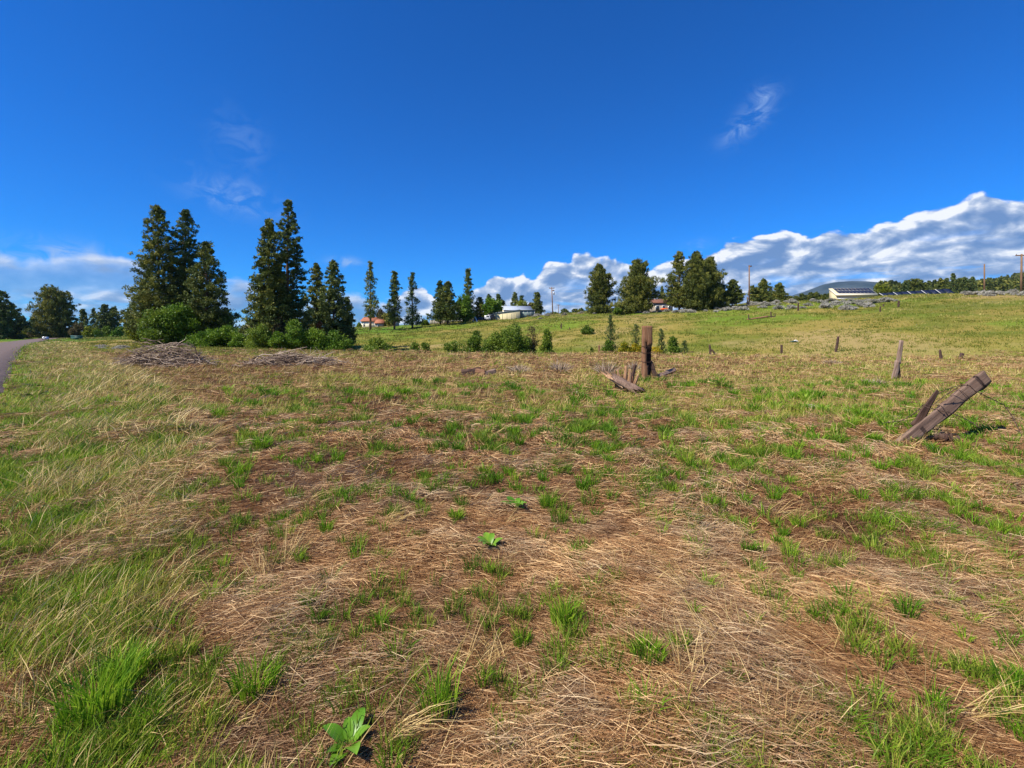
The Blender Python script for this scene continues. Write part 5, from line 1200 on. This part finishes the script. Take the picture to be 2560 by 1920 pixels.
    zt = CAMH + (HY - 761) / F * Y - z; mb = MB(); n = 9; v = []
    for i in range(n):
        a = i / (n - 1); v += [(-1.3 + 2.6 * a, -.8, zt - .55 - .1 * math.sin(a * 9)), (-1.2 + 2.4 * a, 0, zt - .15 * abs(a - .5)), (-1.3 + 2.6 * a, .8, zt - .5)]
    mb.add(v, [[i * 3 + j, (i + 1) * 3 + j, (i + 1) * 3 + j + 1, i * 3 + j + 1] for i in range(n - 1) for j in range(2)]); mb.obj('tarp', M['teal'], root)
    for sx in (-1.2, 1.2): mb = MB(); mb.tube([(sx, -.7, 0), (sx, -.7, zt - .5)], .05, 6); mb.obj('pole', M['steel'], root)
    x, Y = W(1661, 135), 135; z = gh(x, Y); mb = MB(); s = np.linspace(-1, 1, 11); mb.tube(np.stack([s * 1.15, 0 * s, .95 + .12 * s ** 2], -1), np.maximum(.42 * (1 - s ** 2) ** .5, .02), 8); o = mb.obj('kayak', M['orange'], smooth=True); o.location = (x, Y, z + .3); o.scale = (1, .8, .75); tag(o, 'bright orange boat shaped tub in front of the brown roofed house', 'boat')
    def car(px, Y, py_base, m, label, L=4.4, H=1.45, kind='car', rz=0.0, name='parked_car'):
        x = W(px, Y); z = gh(x, Y); root = thing(name, label, kind, (x, Y, z), rz)
        prof = [(-.5, .28), (-.5, .55), (-.30, .62), (-.18, .98), (.22, 1.0), (.36, .66), (.5, .58), (.5, .28)] if kind == 'car' else [(-.5, .28), (-.5, .98), (-.3, 1.0), (.30, 1.0), (.38, .68), (.5, .6), (.5, .28)]
        mb = MB(); n = len(prof); v = [(a * L, -.85, b * H) for a, b in prof] + [(a * L, .85, b * H) for a, b in prof]
        v += [(0, -.85, .5 * H), (0, .85, .5 * H)]
        mb.add(v, [[i, (i + 1) % n, n + (i + 1) % n, n + i] for i in range(n)], [[(i + 1) % n, i, 2 * n] for i in range(n)] + [[n + i, n + (i + 1) % n, 2 * n + 1] for i in range(n)]); mb.obj('body', M[m], root)
        g_ = bx('side_window', -.20 * L, .24 * L, -.862, -.84, .66 * H, .92 * H, 'glass', root)
        for sx in (-.32, .32):
            for sy in (-.82, .82): mb = MB(); mb.tube([(sx * L, sy - .1, .32), (sx * L, sy + .1, .32)], .32, 12); mb.obj('wheel', M['tyre'], root)
        return root
    car(1536, 129, 0, 'carwhite', 'white car parked below the teal tarp', rz=R(5))
    car(1203, 147, 0, 'cardark', 'dark low car between the tent and the cream shed', H=1.25)
    car(1219, 146, 0, 'carwhite', 'small white vehicle left of the dark van', L=1.9, H=1.7, kind='van', name='parked_van')
    car(1228, 147.5, 0, 'cardark', 'dark van parked at the left end of the cream shed', L=2.2, H=2.0, kind='van', name='parked_van')
    car(1146, 148, 0, 'white', 'low pale trailer under the double pine', L=5.5, H=1.2, kind='trailer', name='trailer')
    cv = car(114, 140, 0, 'carwhite', 'small white van at the far end of the road', L=1.7, H=1.35, kind='van', name='parked_van')
    cv.scale = (.6, .6, .65)
    # green utility box
    x, y, z = hit(192, 847.5); y = min(y, 120); x = W(192, y); z = gh(x, y); w = 23 / F * y; zt = CAMH + (HY - 839) / F * y - z
    root = thing('utility_box', 'low dark green utility box in the grass right of the road', 'utility box', (x, y, z)); bx('cabinet', -w / 2, w / 2, -.4, .4, 0, zt - .12, 'boxgreen', root); bx('lid', -w / 2 - .06, w / 2 + .06, -.46, .46, zt - .12, zt, 'boxlid', root)
    # utility poles
    def upole(px, pt, Y, r, label, arm=None, arm_dx=0, extra=None, tilt=0):
        x = W(px, Y); z = gh(x, Y); h = CAMH + (HY - pt) / F * Y - z; root = thing('utility_pole', label, 'utility pole', (x, Y, z), 0, 'wooden utility poles')
        mb = MB(); mb.tube([(0, 0, -.3), (tilt * .5, 0, h / 2), (tilt, 0, h)], [r, r * .85, r * .7], 8); mb.obj('shaft', M['pole'], root, smooth=True)
        if arm:
            bx('crossarm', tilt + arm_dx - arm / 2, tilt + arm_dx + arm / 2, -.10, .10, h - .42, h - .2, 'pole', root)
            for k in (-.45, 0, .45): mb = MB(); mb.tube([(tilt + arm_dx + arm * k, 0, h - .2), (tilt + arm_dx + arm * k, 0, h)], [.07, .05], 6); mb.obj('insulator', M['glass'], root)
        if extra == 'transformer':
            mb = MB(); mb.tube([(.35, 0, h * .72), (.35, 0, h * .82)], .22, 8); mb.obj('transformer', M['steel'], root, smooth=True); bx('lower_arm', -.1, .5, -.08, .08, h * .86, h * .90, 'pole', root)
        return root
    upole(1382, 718, 152, .19, 'tall pole with a crossarm and transformer right of the barn', 1.7, extra='transformer', tilt=-.35)
    upole(1396, 761, 230, .17, 'shorter distant pole with a crossarm right of the transformer pole', 1.6)
    upole(1362, 777, 230, .13, 'faint thin distant pole right of the cone shaped pine')
    upole(1873, 663, 126, .20, 'tall bare pole on the ridge right of the big junipers', .8, arm_dx=.25)
    p = upole(1868.5, 742, 124, .16, 'short broken post leaning beside the tall bare pole')
    upole(2461, 660, 118, .19, 'bare pole on the right crest without a crossarm')
    upole(2553, 635, 106, .22, 'pole with a crossarm near the right edge', 2.6, tilt=.1)
    upole(2561, 690, 107, .13, 'stub pole beside the right edge pole')
    # overhead wires between the poles
    def zt(px, pt, Y): return np.array([W(px, Y), Y, CAMH + (HY - pt) / F * Y])
    # solar building
    Yb = 175; x0, x1 = W(2091, Yb), W(2190, Yb); xc = (x0 + x1) / 2; hw = (x1 - x0) / 2; zb = gh(xc, Yb) - 2.5
    root = thing('solar_building', 'long cream building whose sloping roof is covered by dark solar panels', 'building', (xc, Yb, zb), R(-3))
    zA = CAMH + (HY - 734) / F * Yb - zb; zB = CAMH + (HY - 720.5) / F * (Yb + 3.5) - zb
    mb = MB(); v = [(x, y, z) for x in (-hw, hw) for y, z in ((0, 0), (0, zA), (3.6, zB - .1), (3.9, zB - .1), (3.9, 0))]
    mb.add(v, [[0, 1, 6, 5], [1, 2, 7, 6], [2, 3, 8, 7], [3, 4, 9, 8], [0, 5, 9, 4]], [[0, 4, 1], [1, 4, 3], [1, 3, 2], [5, 6, 9], [6, 8, 9], [6, 7, 8]]); mb.obj('wall', M['cream'], root)
    mb = MB(); v = [(-hw - .15, -.5, zA - .3), (hw + .15, -.5, zA - .3), (hw + .15, 4, zB), (-hw - .15, 4, zB)]; v += [(a, b, c - .5) for a, b, c in v]
    mb.add(v, [[0, 1, 2, 3], [7, 6, 5, 4], [0, 4, 5, 1], [1, 5, 6, 2], [2, 6, 7, 3], [3, 7, 4, 0]]); mb.obj('roof', M['creamlight'], root)
    ncol = 10; sl = Vector((0, 4.5, zB - zA + .3)); nrm = Vector((0, -sl.z, sl.y)).normalized()
    pan = MB(); 
    for i in range(ncol):
        for j in range(2):
            u0 = -hw + 1.1 + (2 * hw - 1.3) * i / ncol; u1 = -hw + 1.1 + (2 * hw - 1.3) * (i + .93) / ncol; t0 = .14 + j * .43; t1 = t0 + .40
            b = Vector((0, -.5, zA - .3)); P = [b + sl * t + nrm * .12 + Vector((u, 0, 0)) for u, t in ((u0, t0), (u1, t0), (u1, t1), (u0, t1))]
            pan = MB(); vv = [tuple(p) for p in P] + [tuple(p - nrm * .08) for p in P]; pan.add(vv, [[0, 1, 2, 3], [7, 6, 5, 4], [0, 4, 5, 1], [1, 5, 6, 2], [2, 6, 7, 3], [3, 7, 4, 0]]); pan.obj('solar_panel', M['panel'], root)
    fr = MB(); b = Vector((0, -.5, zA - .3))
    for t in (.12, .555, .985): 
        P = b + sl * t + nrm * .07; fr.box((0 + .45, P.y, P.z), (2 * hw - 1.0, .10, .08))
    fr.obj('panel_rail', M['white'], root)
    bx('window_strip', -hw + .6, -hw + 5.4, -.06, .02, zA - 2.05, zA - 1.65, 'white', root); bx('window_strip', -hw + 6, -hw + 12, -.06, .02, zA - 1.95, zA - 1.5, 'white', root)
    # ground row of panels
    Ya = 165; root = thing('solar_array', 'low row of dark blue tilted panels on the ridge right of the solar building', 'solar panels', (W(2289, Ya), Ya, gh(W(2289, Ya), Ya)))
    n = 10; px = np.linspace(2206, 2383, n + 1)
    for i in range(n):
        Yk = 172 - i * 1.6; xa, xb = W(px[i], Yk), W(px[i + 1] - .6, Yk); zt_ = CAMH + (HY - np.interp(px[i], [2206, 2376], [732, 720.5])) / F * Yk; zl = CAMH + (HY - np.interp(px[i], [2206, 2376], [741, 734])) / F * Yk
        L0 = np.array(root.location)
        P = [np.array(p) - L0 for p in ((xa + .12, Yk - .8, zl), (xb + .12, Yk - .8, zl), (xb - .3, Yk + 1.1, zt_), (xa - .3, Yk + 1.1, zt_))]
        mb = MB(); vv = P + [p - np.array([0, 0, .08]) for p in P]; mb.add(vv, [[0, 1, 2, 3], [7, 6, 5, 4], [0, 4, 5, 1], [1, 5, 6, 2], [2, 6, 7, 3], [3, 7, 4, 0]]); mb.obj('solar_panel', M['panel'], root)
        if i % 2 == 0:
            mb = MB(); mb.tube([P[0] + [-.1, -.03, .03], P[3] + [-.1, -.03, .03]], .07, 4); mb.obj('frame_rail', M['white'], root)
        mb = MB(); mb.tube([((P[0] + P[2]) / 2), ((P[0] + P[2]) / 2) - [0, 0, 2.5]], .08, 5); mb.obj('support', M['steel'], root)
places()

# ------------------------------------------------------------------ mountain, forested hill and forest
def ridge_hill(name, Y, depth, prof, m, rough, seed, label=None):
    pxs = np.array([p[0] for p in prof], float); pys = np.array([p[1] for p in prof], float)
    nx, ny = 220, 50; gx = np.linspace(pxs[0], pxs[-1], nx); v = []
    for j in range(ny + 1):
        t = j / ny * 2 - 1; Yj = Y + t * depth; env = math.cos(t * math.pi / 2) ** .8 if abs(t) < 1 else 0
        X = (gx - 1280) / F * Y * (1 + t * .1)
        Zr = CAMH + (HY - np.interp(gx, pxs, pys)) / F * Y
        s = rough * 30; nz = (fbm(X / s / 6, np.full(nx, Yj / s / 6), seed, 5) - .5) * rough * env
        v.append(np.stack([X, np.full(nx, Yj), Zr * env + nz * (abs(t) * 2 + .15) - 3 * (1 - env)], -1))
    v = np.stack(v).reshape(-1, 3); i = np.arange(ny)[:, None] * nx + np.arange(nx - 1)[None]
    mb = MB(); mb.add(v, np.stack([i, i + 1, i + nx + 1, i + nx], -1).reshape(-1, 4)); return tag(mb.obj(name, m, smooth=True), kind='structure')
def far_lands():
    m, g, b, o = mat('forested_mountain'); pos = g.n('ShaderNodeNewGeometry').outputs['Position']
    g.L.new(g.mix(g.ss(g.noise(pos, .006, 8, .7), .38, .62), (0.012, 0.030, 0.042), (0.040, 0.062, 0.075)), b.inputs['Base Color']); b.inputs['Roughness'].default_value = 1  # blue of the distant air is mixed into the forest colours
    ridge_hill('mountain', 4200, 900, [(1930, 762), (1962, 746), (1985, 737), (2010, 729), (2035, 720), (2058, 711), (2085, 706), (2120, 704), (2150, 704.5), (2175, 706), (2200, 710), (2240, 713), (2290, 716), (2330, 722), (2380, 732), (2420, 745)], m, 40, 5)
    m, g, b, o = mat('pine_slope'); pos = g.n('ShaderNodeNewGeometry').outputs['Position']
    g.L.new(g.mix(g.ss(g.noise(pos, .05, 6, .7), .38, .62), (0.020, 0.035, 0.010), (0.075, 0.095, 0.022)), b.inputs['Base Color']); b.inputs['Roughness'].default_value = 1
    ridge_hill('forested_hill', 900, 320, [(2120, 760), (2200, 735), (2300, 729), (2360, 722), (2440, 713), (2500, 704), (2560, 694), (2700, 680), (3000, 670)], m, 10, 8)
    # the wood on it: too many trees to count
    protos = []
    for i in range(5):
        fm = MB(); h = 1.0
        n = 150; t = RNG.random(n) ** .8; a = RNG.random(n) * 6.283; r = (1 - t) ** .7 * .24 * RNG.uniform(.4, 1.1, n) + .02
        p = np.stack([r * np.cos(a), r * np.sin(a), t], -1)
        leaves_tri(fm, p, np.stack([np.cos(a), np.sin(a), 0 * a], -1), 2, .05, .6, .17, .10, .3, RNG.uniform(.1, .8, n)); protos.append(fm.obj('far_pine', M['pine'], link=False))
    n = 2600; px = RNG.uniform(2190, 2900, n); Yc = RNG.uniform(420, 900, n); X = (px - 1280) / F * Yc
    pys = np.interp(px, [2190, 2300, 2360, 2440, 2500, 2560, 2700, 3000], [735, 729, 722, 713, 704, 694, 680, 670])
    f = ((Yc - 420) / 480); base_py = 738 + (pys - 738) * f ** 1.4 + 3; Z = CAMH + (HY - base_py) / F * Yc
    s = RNG.uniform(9, 17, n)
    scatter('forest', 'dense dark green pine wood covering the hill at right', 'forest', np.stack([X, Yc, Z - 2], -1), np.stack([0 * X, 0 * X, RNG.random(n) * 6.28], -1), np.stack([s * 1.1, s * 1.1, s], -1), RNG.integers(0, 5, n), protos)
    # ground that carries the wood, rising to the hill
    v = []; gx = np.linspace(2150, 3000, 80); ny = 24
    for j in range(ny + 1):
        f = j / ny; Yc = 415 + f * 490; pys = np.interp(gx, [2150, 2190, 2300, 2360, 2440, 2500, 2560, 2700, 3000], [742, 735, 729, 722, 713, 704, 694, 680, 670]); bp_ = 738 + (pys - 738) * f ** 1.4 + 4
        v.append(np.stack([(gx - 1280) / F * Yc, np.full(80, Yc), CAMH + (HY - bp_) / F * Yc - 1.5], -1))
    v = np.stack(v).reshape(-1, 3); i = np.arange(ny)[:, None] * 80 + np.arange(79)[None]
    mb = MB(); mb.add(v, np.stack([i, i + 1, i + 81, i + 80], -1).reshape(-1, 4)); tag(mb.obj('hill_foot', m, smooth=True), kind='structure')
far_lands()

# ------------------------------------------------------------------ air between the viewer and the far mountain
def haze():
    mb = MB(); mb.box((0, 2500, 242), (9200, 6800, 492))
    me = mb.mesh('haze'); m = bpy.data.materials.new('air'); m.use_nodes = True; nt = m.node_tree; nt.nodes.clear(); g = G(nt)
    v = g.n('ShaderNodeVolumePrincipled'); v.inputs['Color'].default_value = (0.55, 0.76, 1.0, 1); v.inputs['Density'].default_value = 0.000032
    out = g.n('ShaderNodeOutputMaterial'); g.L.new(v.outputs[0], out.inputs['Volume']); me.materials.append(m)
    o = bpy.data.objects.new('haze', me); C.objects.link(o); tag(o, 'thin blue air over the whole valley', 'haze', kind='stuff')
haze()
